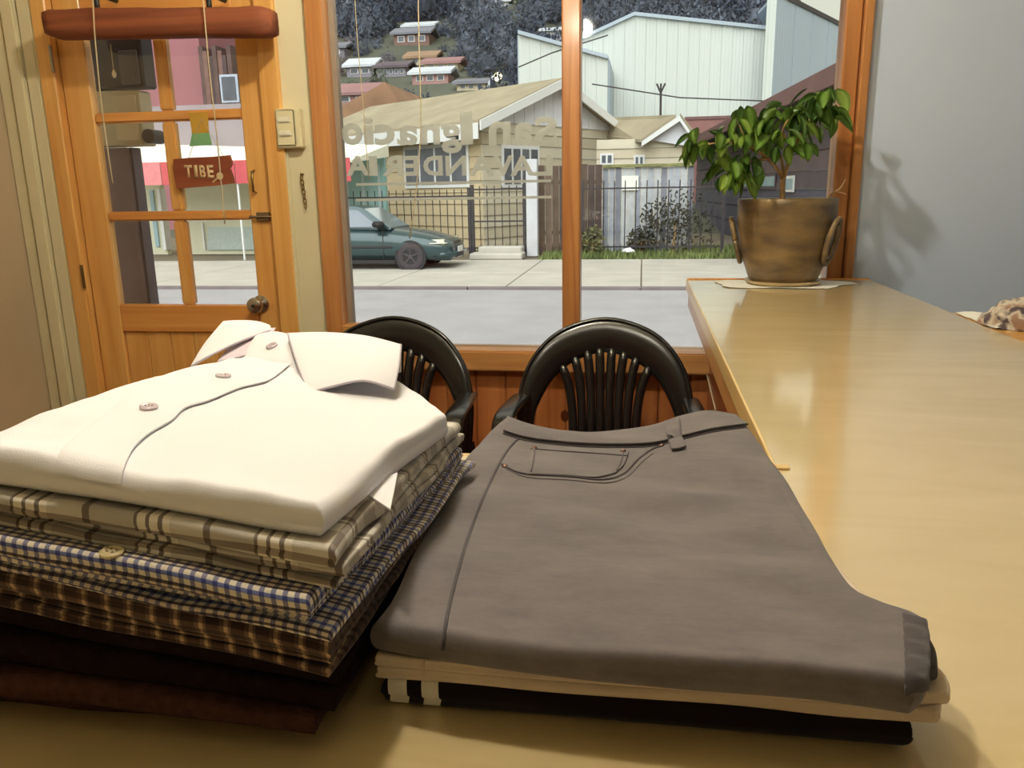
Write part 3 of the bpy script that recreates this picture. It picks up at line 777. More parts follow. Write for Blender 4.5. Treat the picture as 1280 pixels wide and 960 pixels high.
def leaf_mesh(m):
    b_ = BM(); N = 6; rows = []
    for i in range(N + 1):
        t = i / N; w = .020 * sin(pi * min(1, t * .96 + .03)) ** .8 * (1 - .35 * t); z = -.012 * t * t
        rows.append([b_.verts.new((-w, t * .062, z + w * .35)), b_.verts.new((0, t * .062, z)), b_.verts.new((w, t * .062, z + w * .35))])
    for a, c in zip(rows, rows[1:]):
        for k in (0, 1): b_.faces.new((a[k], a[k + 1], c[k + 1], c[k]))
    bmesh.ops.solidify(b_, geom=b_.faces[:], thickness=.0006)
    return obj('leaf', b_, m, plant, True)
def leafmat(name, col):
    m = mat(name, col, .35, var=.25, scale=40, spec=.5)
    t = m.node_tree; b = t.nodes['Principled BSDF']; tl = t.nodes.new('ShaderNodeBsdfTranslucent'); tl.inputs['Color'].default_value = (*[min(1, c * 1.5) for c in col], 1)
    mx = t.nodes.new('ShaderNodeMixShader'); mx.inputs[0].default_value = .4
    t.links.new(b.outputs[0], mx.inputs[1]); t.links.new(tl.outputs[0], mx.inputs[2]); t.links.new(mx.outputs[0], t.nodes['Material Output'].inputs['Surface'])
    return m
protos = [leaf_mesh(leafmat('leaf_green_' + c, col)) for c, col in (('mid', s(132, 164, 80)), ('deep', s(94, 126, 64)), ('light', s(170, 194, 104)))]
used = set()
rl = random.Random(11)
clumps = [((862, 905), (168, 196), 20, -.05), ((893, 948), (200, 232), 30, -.09), ((905, 960), (152, 190), 26, -.03), ((955, 1012), (148, 190), 26, -.04),
          ((955, 1005), (135, 160), 14, .0), ((1008, 1050), (112, 150), 26, -.03), ((995, 1045), (135, 165), 18, .02), ((915, 936), (140, 152), 3, -.02)]
for (xa, xb), (ya, yb_), n_, dy in clumps:
    for k in range(n_):
        px = rl.uniform(xa, xb); py = rl.uniform(ya, yb_); Y = YP + dy + rl.uniform(-.06, .06)
        p = onY(px, py - 8, Y)
        near_tip = min(tips, key=lambda q: (q - p).length)
        out_d = (p - near_tip); out_d.z *= .4
        az = math.atan2(out_d.y, out_d.x) + rl.uniform(-.7, .7) if out_d.length > 1e-4 else rl.uniform(0, 6.28)
        pitch = rl.uniform(-1.25, -.25)
        R = Matrix.Rotation(az - pi / 2, 4, 'Z') @ Matrix.Rotation(pitch, 4, 'X') @ Matrix.Rotation(rl.uniform(-.6, .6), 4, 'Y')
        w_ = rl.random(); pr = protos[0 if w_ < .5 else 1 if w_ < .78 else 2]
        mw = Matrix.Translation(p - OFF[plant.name]) @ R @ Matrix.Scale(rl.uniform(.85, 1.3), 4)
        if pr.name not in used:
            pr.data.transform(Matrix.Translation(OFF[plant.name])); pr.matrix_local = mw; used.add(pr.name)
        else: share('leaf', pr, plant, mw)

# ================================================================== FOLDED SHIRTS
XLn, XRn = -.36, -.155
def lerp(a, b, t): return a + (b - a) * t
TOPS = [(1.0005, 1.0005), (1.034, 1.021), (1.080, 1.050), (1.103, 1.073), (1.126, 1.098), (1.146, 1.122), (1.168, 1.143)]
def H(k):
    l, r_ = TOPS[k]
    def f(x, y):
        t = min(1.15, max(-.55, (x - XLn) / (XRn - XLn)))
        t = t if t > 0 else t * .5
        d_ = max(0, min(1, (-.365 - x) / .11)); d_ = d_ * d_ * (3 - 2 * d_)
        return 1 + (lerp(l, r_, t) - 1) * (1 - .12 * max(0, min(1, (y - .37) / .3))) * (1 - .26 * d_)
    return f
def between(k, a=0., b=1.):
    """bottom and thickness functions of the layer between stack levels k and k+1, from share a to share b"""
    f, g = H(k), H(k + 1)
    return (lambda x, y: f(x, y) + (g(x, y) - f(x, y)) * a), (lambda x, y: (g(x, y) - f(x, y)) * (b - a) * .97)
def quad_outline(xl, xr, yn, yf, xlf=None, xrf=None, wob=.004, seed=0):
    xlf = xl if xlf is None else xlf; xrf = xr if xrf is None else xrf
    def w(a, b, n_=6):
        out = []
        for i in range(n_ + 1):
            t = i / n_; p = Vector((lerp(a[0], b[0], t), lerp(a[1], b[1], t)))
            if 0 < i < n_: p += Vector((noise.noise(Vector((i * 1.3, seed, a[0] * 9))), noise.noise(Vector((seed, i * 1.7, a[1] * 9))))) * wob
            out.append(p)
        return out
    A, B, C_, D = (xl, yn), (xr, yn), (xrf, yf), (xlf, yf)
    return w(A, B), w(D, C_), w(A, D), w(B, C_)
KNIT = mat('brown_knit', s(74, 48, 40), .95, var=.25, scale=160, bump=.8, bscale=420, spec=.1)
FLEECE = mat('black_fleece', s(34, 22, 24), .98, var=.3, scale=120, bump=.6, bscale=300, spec=.05)
sw = thing('brown_sweater', (-.36, .5, ZC), 'folded brown knitted sweater at the bottom of the shirt pile', 'sweater', 'clothes in the left pile')
zb, T = between(0, 0, .55); slab('folded_layer', *quad_outline(-.46, -.180, .372, .66, -.50, -.185, seed=1), zb, T, KNIT, sw, wr=.003, seed=1)
zb, T = between(0, .5, 1); slab('folded_layer', *quad_outline(-.46, -.170, .356, .66, -.50, -.18, seed=2), zb, T, KNIT, sw, wr=.003, seed=2)
fl = thing('black_fleece', (-.36, .5, 1.03), 'folded black fleece garment between brown sweater and dark plaid shirt', 'fleece', 'clothes in the left pile')
zb, T = between(1, 0, .5); slab('folded_layer', *quad_outline(-.46, -.160, .362, .67, -.50, -.166, seed=3), zb, T, FLEECE, fl, wr=.004, seed=3)
zb, T = between(1, .48, 1); slab('folded_layer', *quad_outline(-.46, -.158, .366, .67, -.50, -.162, seed=4), zb, T, FLEECE, fl, wr=.003, seed=4)
k0, k1, k2, k3 = s(54, 36, 30), s(132, 104, 84), s(96, 74, 60), s(178, 150, 118)
DPLAID = plaid('dark_brown_plaid', [(0, s(84, 66, 62)), (.48, s(118, 98, 88)), (.66, s(196, 172, 142)), (.82, s(132, 110, 96)), (.93, s(84, 66, 62))], .0140, [(0, s(225, 215, 205)), (.4, s(170, 156, 148)), (.6, s(245, 236, 220)), (.8, s(160, 146, 140))], .018)
white_g, bl, bk = s(236, 230, 216), s(104, 112, 160), s(52, 40, 44)
GING = plaid('blue_gingham', [(0, white_g), (.56, s(140, 140, 172))], .0064, [(0, s(240, 236, 232)), (.20, s(124, 138, 206)), (.36, s(240, 236, 232)), (.60, s(96, 86, 96)), (.72, s(215, 205, 195)), (.86, s(96, 86, 96))], .0150)
g1, g2, g3, g4 = s(206, 204, 204), s(250, 248, 244), s(138, 130, 128), s(224, 222, 220)
GPLAID = plaid('grey_check', [(0, g1), (.36, g3), (.39, g2), (.46, g3), (.49, g2), (.56, g3), (.60, g2), (.66, g4), (.94, g3)], .070, [(0, s(232, 226, 216)), (.22, s(206, 198, 186)), (.55, s(248, 242, 230)), (.80, s(170, 158, 146)), (.84, s(242, 236, 222)), (.9, s(166, 154, 142))], .048)
def shirt(name, label, k, m, xr, yn, seed, xrf=None):
    t = thing(name, (-.36, .5, TOPS[k][0]), label, 'shirt', 'clothes in the left pile')
    rr = random.Random(seed)
    xf = xr if xrf is None else xrf
    cuts = [0, .24, .48, 1.0]; parts = []
    for i in range(3):
        zb, T = between(k, cuts[i], cuts[i + 1])
        dn = (0, .004, -.001)[i]
        jx = (rr.uniform(-.004, .010), rr.uniform(-.006, .008), 0)[i]
        parts.append(slab('folded_layer' if i < 2 else 'front_panel', *quad_outline(-.43, xr + jx, yn + dn, .655 - .008 * i, -.46, xf + jx * .8, .006, seed * 3 + i), zb, T, m, t, wr=.0022, seed=seed * 5 + i, nu=64))
    return t, parts
dps, dpp = shirt('dark_plaid_shirt', 'folded dark brown plaid shirt, lowest of the three checked shirts', 2, DPLAID, -.156, .353, 1, -.150)
gis, gip = shirt('gingham_shirt', 'folded blue and white gingham shirt in the middle of the pile', 3, GING, -.164, .351, 2, -.148)
gps, gpp = shirt('grey_check_shirt', 'folded grey and cream checked shirt directly under the white one', 4, GPLAID, -.153, .361, 3, -.150)
def button(px, py, bvh, parent, r_, m):
    p, n_ = hit(bvh, px, py, .0006)
    b_ = BM(); lathe(b_, [(.0002, -.0005), (r_, -.0005), (r_ * 1.02, .001), (r_ * .8, .0018), (r_ * .6, .0012), (.0002, .0012)], (0, 0, 0), 20)
    q = n_.to_track_quat('Z', 'Y').to_matrix(); bmesh.ops.rotate(b_, verts=b_.verts, cent=(0, 0, 0), matrix=q); bmesh.ops.translate(b_, verts=b_.verts, vec=p)
    o = obj('button', b_, m, parent, True, 40)
    b_ = BM()
    for dx in (-1, 1):
        for dz in (-1, 1):
            c_ = p + q @ Vector((dx * r_ * .25, dz * r_ * .25, .0011)); bmesh.ops.create_icosphere(b_, subdivisions=1, radius=r_ * .12, matrix=Matrix.Translation(c_))
    obj('thread_hole', b_, mat('button_hole', s(120, 100, 90), .7), o)
    return o
PEARL = mat('pearl_button', s(205, 190, 150), .2, var=.1, scale=80, spec=.8)
WBTN = mat('lilac_white_button', s(205, 192, 200), .25, var=.05)
button(112, 604, bvh_of(gpp), gps, .0062, PEARL); button(140, 692, bvh_of(gip), gis, .0062, PEARL)
# white shirt on top of the pile
def cotton(name, col):
    m = mat(name, col, .8, var=.015, scale=6, bump=.12, bscale=900, spec=.2); return m
WHITE = cotton('white_cotton', s(232, 230, 236))
ws_ = thing('white_shirt', (-.33, .5, 1.145), 'folded white button-up shirt with open collar on top of the pile', 'shirt', 'clothes in the left pile')
zb, T = between(5, -.02, .98)
nearw = [(-.415, .378), (-.385, .368), (-.36, .363), (-.33, .364), (-.26, .367), (-.20, .366), (-.162, .368)]
farw = [(-.50, .60), (-.49, .66), (-.44, .71), (-.36, .74), (-.26, .725), (-.19, .66), (-.148, .59)]
leftw = [(-.415, .378), (-.44, .48), (-.50, .60)]
rightw = [(-.162, .368), (-.158, .45), (-.152, .54), (-.148, .59)]
def puff(x, y):
    c_ = Vector((x + .34, (y - .56) * 1.1, 0)).length
    return .009 * math.exp(-(c_ / .12) ** 2)  + .0035 * noise.noise(Vector((x * 7, y * 7, 2.2)))
wb = slab('shirt_body', nearw, farw, leftw, rightw, zb, T, WHITE, ws_, wr=.0036, ws=13, seed=9, nu=72, nv=72, lift=puff)
wbv = bvh_of([wb])
# placket: the overlapping front edge with its buttonholes side
pl_edge = [(153, 606), (156, 586), (168, 562), (188, 544), (215, 528), (232, 512), (262, 503), (300, 487), (335, 478), (362, 458)]
pl_back = [(70, 592), (76, 566), (98, 546), (128, 524), (150, 506), (170, 490), (200, 476), (235, 466), (262, 459), (290, 450)]
G = px_patch(wbv, pl_edge, pl_back, [pl_edge[0], (112, 600), pl_back[0]], [pl_edge[-1], (328, 454), pl_back[-1]], 40, 10, .0016)
plk = patch('placket', G, .0022, WHITE, ws_)
plv = bvh_of([wb, plk])
for px, py in ((279, 471), (186, 510)): button(px, py, plv, ws_, .0058, WBTN)
# collar: band at the neck and two folded leaves
def U(px, py, Y): return onY(px, py, Y)
def grid3(near, far, left, right, nu=14, nv=10, bul=0):
    G, us, vs = coons([Vector(p) for p in near], [Vector(p) for p in far], [Vector(p) for p in left], [Vector(p) for p in right], nu, nv)
    if bul:
        for i, u in enumerate(us):
            for j, v in enumerate(vs): G[i][j] += Vector((0, -.3, 1)) * bul * sin(pi * u) * sin(pi * v)
    return G
# right leaf
a, b, c_, d_ = U(386, 491, .595), U(492, 486, .615), U(501, 431, .69), U(360, 417, .72)
G = grid3([a, U(420, 482, .60), U(455, 476, .605), b], [d_, U(405, 416, .73), U(455, 420, .72), c_], [a, U(372, 455, .655), d_], [b, U(498, 458, .65), c_], 18, 12, .004)
lf = patch('collar_leaf', G, .0030, WHITE, ws_)
EDG = [[G[0][j] for j in range(13)], [G[i][0] for i in range(19)], [G[18][j] for j in range(13)]]
# back of the right leaf turning down behind
e_ = U(500, 440, .74); f_ = U(365, 430, .78)
G = grid3([d_, U(405, 416, .73), U(455, 420, .72), c_], [f_ - Vector((0, 0, .03)), U(410, 430, .79) - Vector((0, 0, .03)), U(455, 432, .78) - Vector((0, 0, .03)), e_ - Vector((0, 0, .02))], [d_, f_ - Vector((0, 0, .03))], [c_, e_ - Vector((0, 0, .02))], 18, 4)
patch('collar_back', G, .0024, WHITE, ws_)
# left leaf
a, b, c_, d_ = U(239, 458, .69), U(338, 413, .77), U(338, 408, .79), U(279, 402, .80)
G = grid3([a, U(262, 445, .70), U(300, 427, .73), b], [d_, U(300, 401, .81), U(322, 403, .80), c_], [a, U(256, 430, .74), d_], [b, U(338, 411, .78), c_], 18, 12, .004)
lf2 = patch('collar_leaf', G, .0030, WHITE, ws_)
obj('edge_stitching', tube(BM(), [G[i][0] for i in range(19)], .0011, 6), cotton('cotton_edge', s(196, 186, 200)), lf2, True)
lb = [d_ + Vector((.0, .002, 0)), U(300, 401, .81), U(322, 403, .80), c_]
G = grid3(lb, [q + Vector((-.01, .03, -.045)) for q in lb], [lb[0], lb[0] + Vector((-.01, .03, -.045))], [lb[-1], lb[-1] + Vector((-.01, .03, -.045))], 14, 5)
patch('collar_back', G, .0024, WHITE, ws_)
# stand of the collar across the neck, with its button
p0, p1, p2, p3 = U(262, 466, .68), U(312, 440, .70), U(345, 437, .695), U(386, 470, .63)
q0, q1, q2, q3 = U(300, 432, .735), U(318, 418, .745), U(350, 413, .745), U(368, 424, .715)
G = grid3([U(302, 458, .682), U(335, 455, .68), U(378, 468, .652)], [U(320, 419, .752), U(345, 415, .756), U(368, 421, .742)], [U(302, 458, .682), U(309, 438, .715), U(320, 419, .752)], [U(378, 468, .652), U(376, 442, .70), U(368, 421, .742)], 12, 10, .003)
cs = patch('collar_stand', G, .0026, WHITE, ws_)
button(340, 433, bvh_of([cs]), ws_, .0056, WBTN)
STITCH = cotton('cotton_edge', s(196, 186, 200))
# inside of the collar behind the stand, its inner shade coloured in as lilac
G = grid3([U(272, 452, .70), U(300, 446, .70), U(325, 440, .71)], [U(300, 420, .78), U(322, 412, .785), U(345, 410, .78)], [U(272, 452, .70), U(286, 434, .74), U(300, 420, .78)], [U(325, 440, .71), U(335, 424, .745), U(345, 410, .78)], 10, 8)
patch('collar_lining', G, .002, cotton('shaded_lining_cotton', s(214, 200, 214)), ws_)
for e_ in EDG: obj('edge_stitching', tube(BM(), e_, .0011, 6), STITCH, lf, True)
# small sleeve corner sticking out at the right
a = onZ(452, 614, 1.121); b = onZ(488, 638, 1.119); c_ = onZ(497, 592, 1.122)
G = grid3([a, b], [a + Vector((0, .02, 0)), c_], [a, a + Vector((0, .02, 0))], [b, c_], 6, 6)
patch('sleeve_corner', G, .003, WHITE, ws_)
# seam line on the folded yoke
# ================================================================== FOLDED TROUSERS
def flat(z): return lambda x, y: z
def wave(x):
    """how the waistbands rise and sag along the far edge"""
    return .010 * cos((x + .03) * 24) * (1 if x < .16 else .4)
DEN = None
def denim(name, c1, c2):
    m, t, b = new_mat(name); L = t.links; b.inputs['Roughness'].default_value = .92; b.inputs['Specular IOR Level'].default_value = .1; b.inputs['Sheen Weight'].default_value = .2
    uv = t.nodes.new('ShaderNodeTexCoord')
    nz = t.nodes.new('ShaderNodeTexNoise'); nz.inputs['Scale'].default_value = 18; nz.inputs['Detail'].default_value = 12; nz.inputs['Roughness'].default_value = .82
    mp = t.nodes.new('ShaderNodeMapping'); mp.inputs['Scale'].default_value = (.6, 1.6, 1)
    r_ = t.nodes.new('ShaderNodeValToRGB'); e = r_.color_ramp.elements; e[0].position = .3; e[0].color = (*c1, 1); e[1].position = .75; e[1].color = (*c2, 1)
    L.new(uv.outputs['Object'], mp.inputs['Vector']); L.new(mp.outputs[0], nz.inputs['Vector']); L.new(nz.outputs['Fac'], r_.inputs['Fac']); L.new(r_.outputs['Color'], b.inputs['Base Color'])
    wv = t.nodes.new('ShaderNodeTexWave'); wv.inputs['Scale'].default_value = 420; wv.bands_direction = 'DIAGONAL'; L.new(uv.outputs['Object'], wv.inputs['Vector'])
    bp = t.nodes.new('ShaderNodeBump'); bp.inputs['Strength'].default_value = .25; bp.inputs['Distance'].default_value = .0006
    L.new(wv.outputs['Fac'], bp.inputs['Height']); L.new(bp.outputs['Normal'], b.inputs['Normal'])
    return m
DENIM = denim('grey_denim', s(92, 87, 92), s(126, 118, 118)); DENIM_D = denim('grey_denim_seam', s(66, 62, 68), s(92, 86, 90))
CHINO = mat('beige_twill', s(208, 190, 170), .9, var=.06, scale=20, bump=.3, bscale=800, spec=.1)
BW = s(26, 16, 20); CW = s(232, 226, 212)
STRIPE = plaid('black_white_stripes', [(0, BW), (.5576, CW), (.592, BW), (.621, CW), (.6515, BW)], .33, [(0, (1, 1, 1)), (.5, (.98, .98, .98))], .1)
def flatT(t): return lambda x, y: t
tp = thing('striped_track_pants', (0, .6, ZC), 'folded black track pants with white stripes at the bottom of the trouser pile', 'trousers', 'clothes in the right pile')
n_, f_, l_, r_ = quad_outline(-.147, .150, .402, .80, -.145, .12, .002, 21)
slab('folded_layer', n_, f_, l_, r_, flat(1.0005), flatT(.0205), STRIPE, tp, wr=.001, seed=21)
bp_ = thing('beige_trousers', (0, .6, 1.02), 'folded beige trousers between the grey jeans and striped track pants', 'trousers', 'clothes in the right pile')
n_, f_, l_, r_ = quad_outline(-.150, .160, .398, .815, -.150, .115, .003, 22)
r_ = [(.160, .398), (.166, .43), (.150, .52), (.130, .66), (.115, .815)]
slab('folded_layer', n_, f_, l_, r_, flat(1.021), flatT(.0085), CHINO, bp_, wr=.001, seed=22)
n_ = [(-.146, .402), (-.06, .400), (.04, .399), (.12, .398), (.166, .404)]
r_ = [(.166, .404), (.170, .425), (.158, .47), (.135, .60), (.118, .80)]
slab('folded_layer', n_, f_, l_, r_, flat(1.0292), flatT(.0075), CHINO, bp_, wr=.001, seed=23)
jn = thing('grey_jeans', (0, .6, 1.036), 'folded grey denim jeans on top of the right pile', 'jeans', 'clothes in the right pile')
def P2(px, py, z): p = onZ(px, py, z); return (p.x, p.y)
ZJ = 1.055
right = [P2(1140, 882, 1.045), P2(1160, 845, ZJ), P2(1163, 800, ZJ), P2(1158, 774, ZJ), P2(1110, 757, ZJ), P2(1072, 738, ZJ), P2(1040, 692, ZJ), P2(1010, 642, ZJ), P2(985, 602, ZJ), P2(958, 565, 1.058), P2(925, 522, 1.062)]
near = [(-.152, .400), (-.11, .393), (-.04, .386), (.03, .384), (.09, .384), right[0]]
far = [P2(632, 519, 1.062), P2(655, 531, 1.057), P2(700, 539, 1.053), P2(760, 541, 1.051), P2(815, 532, 1.056), P2(850, 520, 1.062), P2(885, 513, 1.066), right[-1]]
left = [(-.152, .400), P2(490, 745, ZJ), P2(520, 682, ZJ), P2(555, 613, ZJ), P2(590, 562, 1.057), far[0]]
def jlift(x, y):
    k = max(0, min(1, (y - .60) / .22)); k = k * k * (3 - 2 * k)
    w = .006 * math.exp(-((x + .145) / .030) ** 2) + .010 * math.exp(-((x - .085) / .050) ** 2) - .006 * math.exp(-((x + .03) / .05) ** 2)
    fold = (.0030 * sin(y * 62 + 4 * sin(x * 9)) * math.exp(-((y - .62) / .10) ** 2) + .0022 * sin(y * 95 - 14 * x) * math.exp(-((y - .56) / .09) ** 2) * math.exp(-((x - .06) / .07) ** 2)) * (1 if x < .12 else .3)
    return k * w + fold - .004 * max(0, min(1, (.46 - y) / .07)) * 0
jb = slab('jeans_body', near, far, left, right, flat(1.0368), flatT(.021), DENIM, jn, wr=.0024, ws=10, seed=31, nu=96, nv=96, lift=jlift)
jv = bvh_of([jb])

def strip_px(top, bot, n_, m_, lift): return px_patch(jv, bot, top, [bot[0], top[0]], [bot[-1], top[-1]], n_, m_, lift)
up = [(634, 524), (662, 534), (700, 541.5), (745, 544), (812, 536), (850, 524), (885, 517), (918, 522)]
lo = [(629, 541), (655, 549), (690, 554), (745, 558), (812, 557), (853, 548), (890, 539), (933, 533)]
wbd = patch('waistband', strip_px(up, lo, 48, 4, .0024), .0052, DENIM, jn); wbd['label'] = 'stitched grey denim waistband'
def seam(pts, r_, n_=30, m_=None, parent=None, bv=None, name='seam', lift=.0003):
    P_ = px_line(bv or jv, pts, n_, lift)
    if len(P_) > 2: return obj(name, tube(BM(), P_, r_, 6), m_ or DENIM_D, parent or jn, True)
seam([(x, y + 1.5) for x, y in lo], .0010, 48)
jv2 = bvh_of([jb, wbd])
seam([(x, y - 4) for x, y in lo], .0004, 48, DENIM, wbd, jv2, 'stitching', .0002)
seam([(651, 546), (632, 566), (607, 615), (586, 670), (571, 720), (559, 770), (553, 812)], .0013, 40)
seam([(627, 580), (640, 588), (660, 593), (710, 596), (755, 600), (780, 592), (798, 574), (815, 562), (828, 558)], .0011, 40)
seam([(632, 586), (660, 597), (710, 600), (757, 604), (784, 596), (802, 578), (818, 566)], .0006, 40, DENIM, name='stitching')
G = px_patch(jv, [(658, 594), (700, 595), (745, 598), (770, 592)], [(663, 557), (700, 560), (745, 563), (786, 566)], [(658, 594), (660, 575), (663, 557)], [(770, 592), (780, 582), (786, 566)], 16, 8, .0010)
cp = patch('coin_pocket', G, .0024, DENIM, jn)
cv = bvh_of([jb, cp])
seam([(663, 561), (700, 564), (745, 567), (784, 570)], .0007, 20, DENIM_D, cp, cv, 'stitching'); seam([(664, 590), (667, 575), (668, 561)], .0006, 12, DENIM_D, cp, cv, 'stitching'); seam([(771, 588), (776, 578), (779, 566)], .0006, 12, DENIM_D, cp, cv, 'stitching')
G = px_patch(jv2, [(840, 565), (849, 564), (858, 561)], [(831, 530), (840, 528), (850, 526)], [(840, 565), (834, 548), (831, 530)], [(858, 561), (852, 545), (850, 526)], 8, 12, .0028)
lpx = patch('belt_loop', G, .0030, DENIM, jn)
COPPER = mat('copper_rivet', s(96, 70, 64), .35, .9)
allv = bvh_of([jb, wbd, cp, lpx])
for px, py in ((668, 560), (779, 564), (827, 557), (631, 583)):
    p, n_ = hit(allv, px, py, .0004)
    b_ = BM(); lathe(b_, [(.0002, -.001), (.0026, -.001), (.0028, .0004), (.0016, .0014), (.0002, .0016)], (0, 0, 0), 14)
    bmesh.ops.rotate(b_, verts=b_.verts, cent=(0, 0, 0), matrix=n_.to_track_quat('Z', 'Y').to_matrix()); bmesh.ops.translate(b_, verts=b_.verts, vec=p)
    obj('rivet', b_, COPPER, jn, True, 40)
G = px_patch(jv, [(1130, 868), (1146, 866), (1156, 862)], [(1128, 770), (1142, 773), (1156, 777)], [(1130, 868), (1131, 820), (1128, 770)], [(1156, 862), (1159, 820), (1156, 777)], 6, 16, .0012)
for i, row in enumerate(G):
    for j, p in enumerate(row):
        if 0 < i < 6: p.z += .0012 * sin(j * 2.1 + i * .4)
hm = patch('leg_hem', G, .0030, DENIM_D, jn)
# turned-up lower layers of the leg end, sticking out to the right under the hem
n2 = [(.120, .408), (.145, .406), (.162, .412)]
slab('folded_layer', n2, [(.120, .47), (.15, .475), (.166, .462)], [(.120, .408), (.120, .47)], [(.162, .412), (.168, .435), (.166, .462)], flat(1.0375), flatT(.010), DENIM_D, jn, wr=.001, seed=41, nu=24, nv=24)
seam([(530, 822), (529, 846)], .0007, 6, CHINO, bp_, bvh_of([o for o in bp_.children]), 'seam')

# ================================================================== OUTSIDE
def G0(px, py, z=ZG): return onZ(px, py, z)
ASPH = mat('grey_asphalt', s(166, 162, 165), .9, var=.08, scale=1.5, bump=.3, bscale=60)
CONC = mat('pale_concrete', s(188, 182, 172), .9, var=.1, scale=1.2, bump=.2, bscale=30)
struct('road', bx(-60, 60, W + .12, 13.75, ZG - .2, ZG), ASPH, 'grey street in front of the shop window', 'road')
struct('yard_ground', bx(-90, 90, 13.75, 60, ZG - .3, ZG - .02), mat('bare_ground', s(120, 110, 92), .95, var=.2, scale=.8), 'bare ground behind the far pavement', 'ground')
pv = thing('pavement', (-3, 16, ZG), 'pale concrete pavement across the street, laid in slabs', 'pavement', kind='structure')
x = -24.0
for i in range(16):
    for a, b in ((13.9, 16.6), (16.62, 19.7)): obj('slab', bx(x + .012, x + 2.4 - .012, a, b, ZG - .15, ZG + .015, .01), CONC, pv)
    x += 2.4
KERB = mat('dark_kerb', s(122, 112, 112), .9, var=.15, scale=2)
for i in range(13): obj('kerbstone', bx(-24 + i * 3, -24 + i * 3 + 2.98, 13.75, 13.89, ZG - .1, ZG + .05, .01), KERB, pv)
# grass strip
bm = BM(); rg = random.Random(5)
for k in range(9000):
    x_ = rg.uniform(-4.6, 7); y_ = rg.uniform(19.75, 23.2)
    if x_ < -2.5 and y_ < 21.3: continue
    h_ = rg.uniform(.06, .2) * (1 + .8 * max(0, noise.noise(Vector((x_, y_, 1)))))
    a = rg.uniform(0, 6.28); w = .03; l = Vector((cos(a + 1), sin(a + 1), 0)) * h_ * .4
    q = [Vector((x_ - w * cos(a), y_ - w * sin(a), ZG - .02)), Vector((x_ + w * cos(a), y_ + w * sin(a), ZG - .02)), Vector((x_, y_, ZG + h_)) + l]
    bm.faces.new([bm.verts.new(v) for v in q])
tag(obj('grass', bm, mat('verge_grass', s(112, 124, 70), .9, var=.35, scale=1.5)), 'green grass growing along the foot of the far fences', 'grass', kind='stuff')
st = thing('stone_step', G0(622, 324), 'low pale stone step in front of the gate across the street', 'step')
p, q = G0(592, 323), G0(656, 323)
obj('step_slab', bx(p.x, q.x, 19.75, 20.4, ZG, ZG + .16, .03), CONC, st)
obj('step_riser', bx(p.x + .1, q.x - .1, 20.4, 20.9, ZG, ZG + .28, .03), CONC, st)
def TRIMW_(): return mat('litter_white', s(230, 230, 226), .7)
# iron fences
IRON = mat('dark_iron', s(52, 46, 50), .6, var=.2)
def fence(name, pa, pb, Y, ty, by, sp, label, rails=(.12, .9)):
    a, b = onY(pa, ty, Y), onY(pb, ty, Y); zt_ = (a.z + b.z) / 2
    t = thing(name, ((a.x + b.x) / 2, Y, ZG), label, 'fence', 'iron fences across the street')
    n_ = int((b.x - a.x) / sp); h_ = zt_ - ZG
    pr = None
    for i in range(n_ + 1):
        x_ = a.x + (b.x - a.x) * i / n_
        if pr is None: pr = obj('bar', tube(BM(), [(x_, Y, ZG), (x_, Y, zt_)], .014, 6), IRON, t)
        else: share('bar', pr, t, Matrix.Translation((x_ - a.x, 0, 0)))
    for q in rails: obj('rail', bx(a.x, b.x, Y - .018, Y + .018, ZG + h_ * q - .02, ZG + h_ * q + .02), IRON, t)
    for x_ in (a.x, b.x): obj('post', bx(x_ - .04, x_ + .04, Y - .04, Y + .04, ZG, zt_ + .03), IRON, t)
    return t
fence('iron_fence', 415, 586, 20.95, 238, 315, .19, 'dark iron bar fence behind the parked green car')
fence('iron_gate', 590, 655, 20.95, 232, 315, .19, 'dark iron bar gate left of the white concrete pillar', (.12, .5, .95))
fence('iron_fence', 728, 906, 20.95, 225, 315, .26, 'dark iron bar fence in front of the grey plank fence')
def pxbox(pa, pb, ty, Y0, Y1, zb_=ZG, bev=.01):
    a, b = onY(pa, ty, Y0), onY(pb, ty, Y0); return bx(a.x, b.x, Y0, Y1, zb_, a.z, bev)
tag(obj('concrete_pillar', pxbox(657, 671, 199, 20.8, 21.1), mat('white_concrete', s(196, 196, 200), .8, var=.08, scale=3)), 'white concrete gate pillar across the street', 'pillar')
def plank_fence(name, pa, pb, ty, Y, n_, cols, label, gap=.008, wobble=.04):
    a, b = onY(pa, ty, Y), onY(pb, ty, Y); w = (b.x - a.x) / n_
    t = thing(name, ((a.x + b.x) / 2, Y, ZG), label, 'fence'); rr = random.Random(n_)
    for i in range(n_):
        obj('plank', bx(a.x + i * w + gap, a.x + (i + 1) * w - gap, Y - rr.uniform(.0, .02), Y + .025, ZG, a.z - rr.uniform(0, wobble)), cols[rr.randrange(len(cols))], t)
    for z in (.25, .8): obj('rail', bx(a.x, b.x, Y + .026, Y + .07, ZG + (a.z - ZG) * z - .04, ZG + (a.z - ZG) * z + .04), cols[0], t)
    return t
BRN = [mat('brown_plank_' + c, k, .9, var=.25, scale=4) for c, k in (('a', s(92, 76, 66)), ('b', s(112, 94, 82)), ('c', s(78, 64, 60)))]
GRY = [mat('grey_plank_' + c, k, .9, var=.22, scale=3) for c, k in (('a', s(168, 172, 180)), ('b', s(148, 152, 162)), ('c', s(182, 184, 186)), ('d', s(128, 130, 140)))]
plank_fence('plank_fence', 672, 753, 206, 21.35, 9, BRN, 'weathered brown plank fence behind the window mullion')
pf = plank_fence('plank_fence', 753, 868, 209, 21.7, 14, GRY, 'weathered grey plank fence below the yellow house wall')
a, b = onY(753, 209, 21.66), onY(868, 209, 21.66)
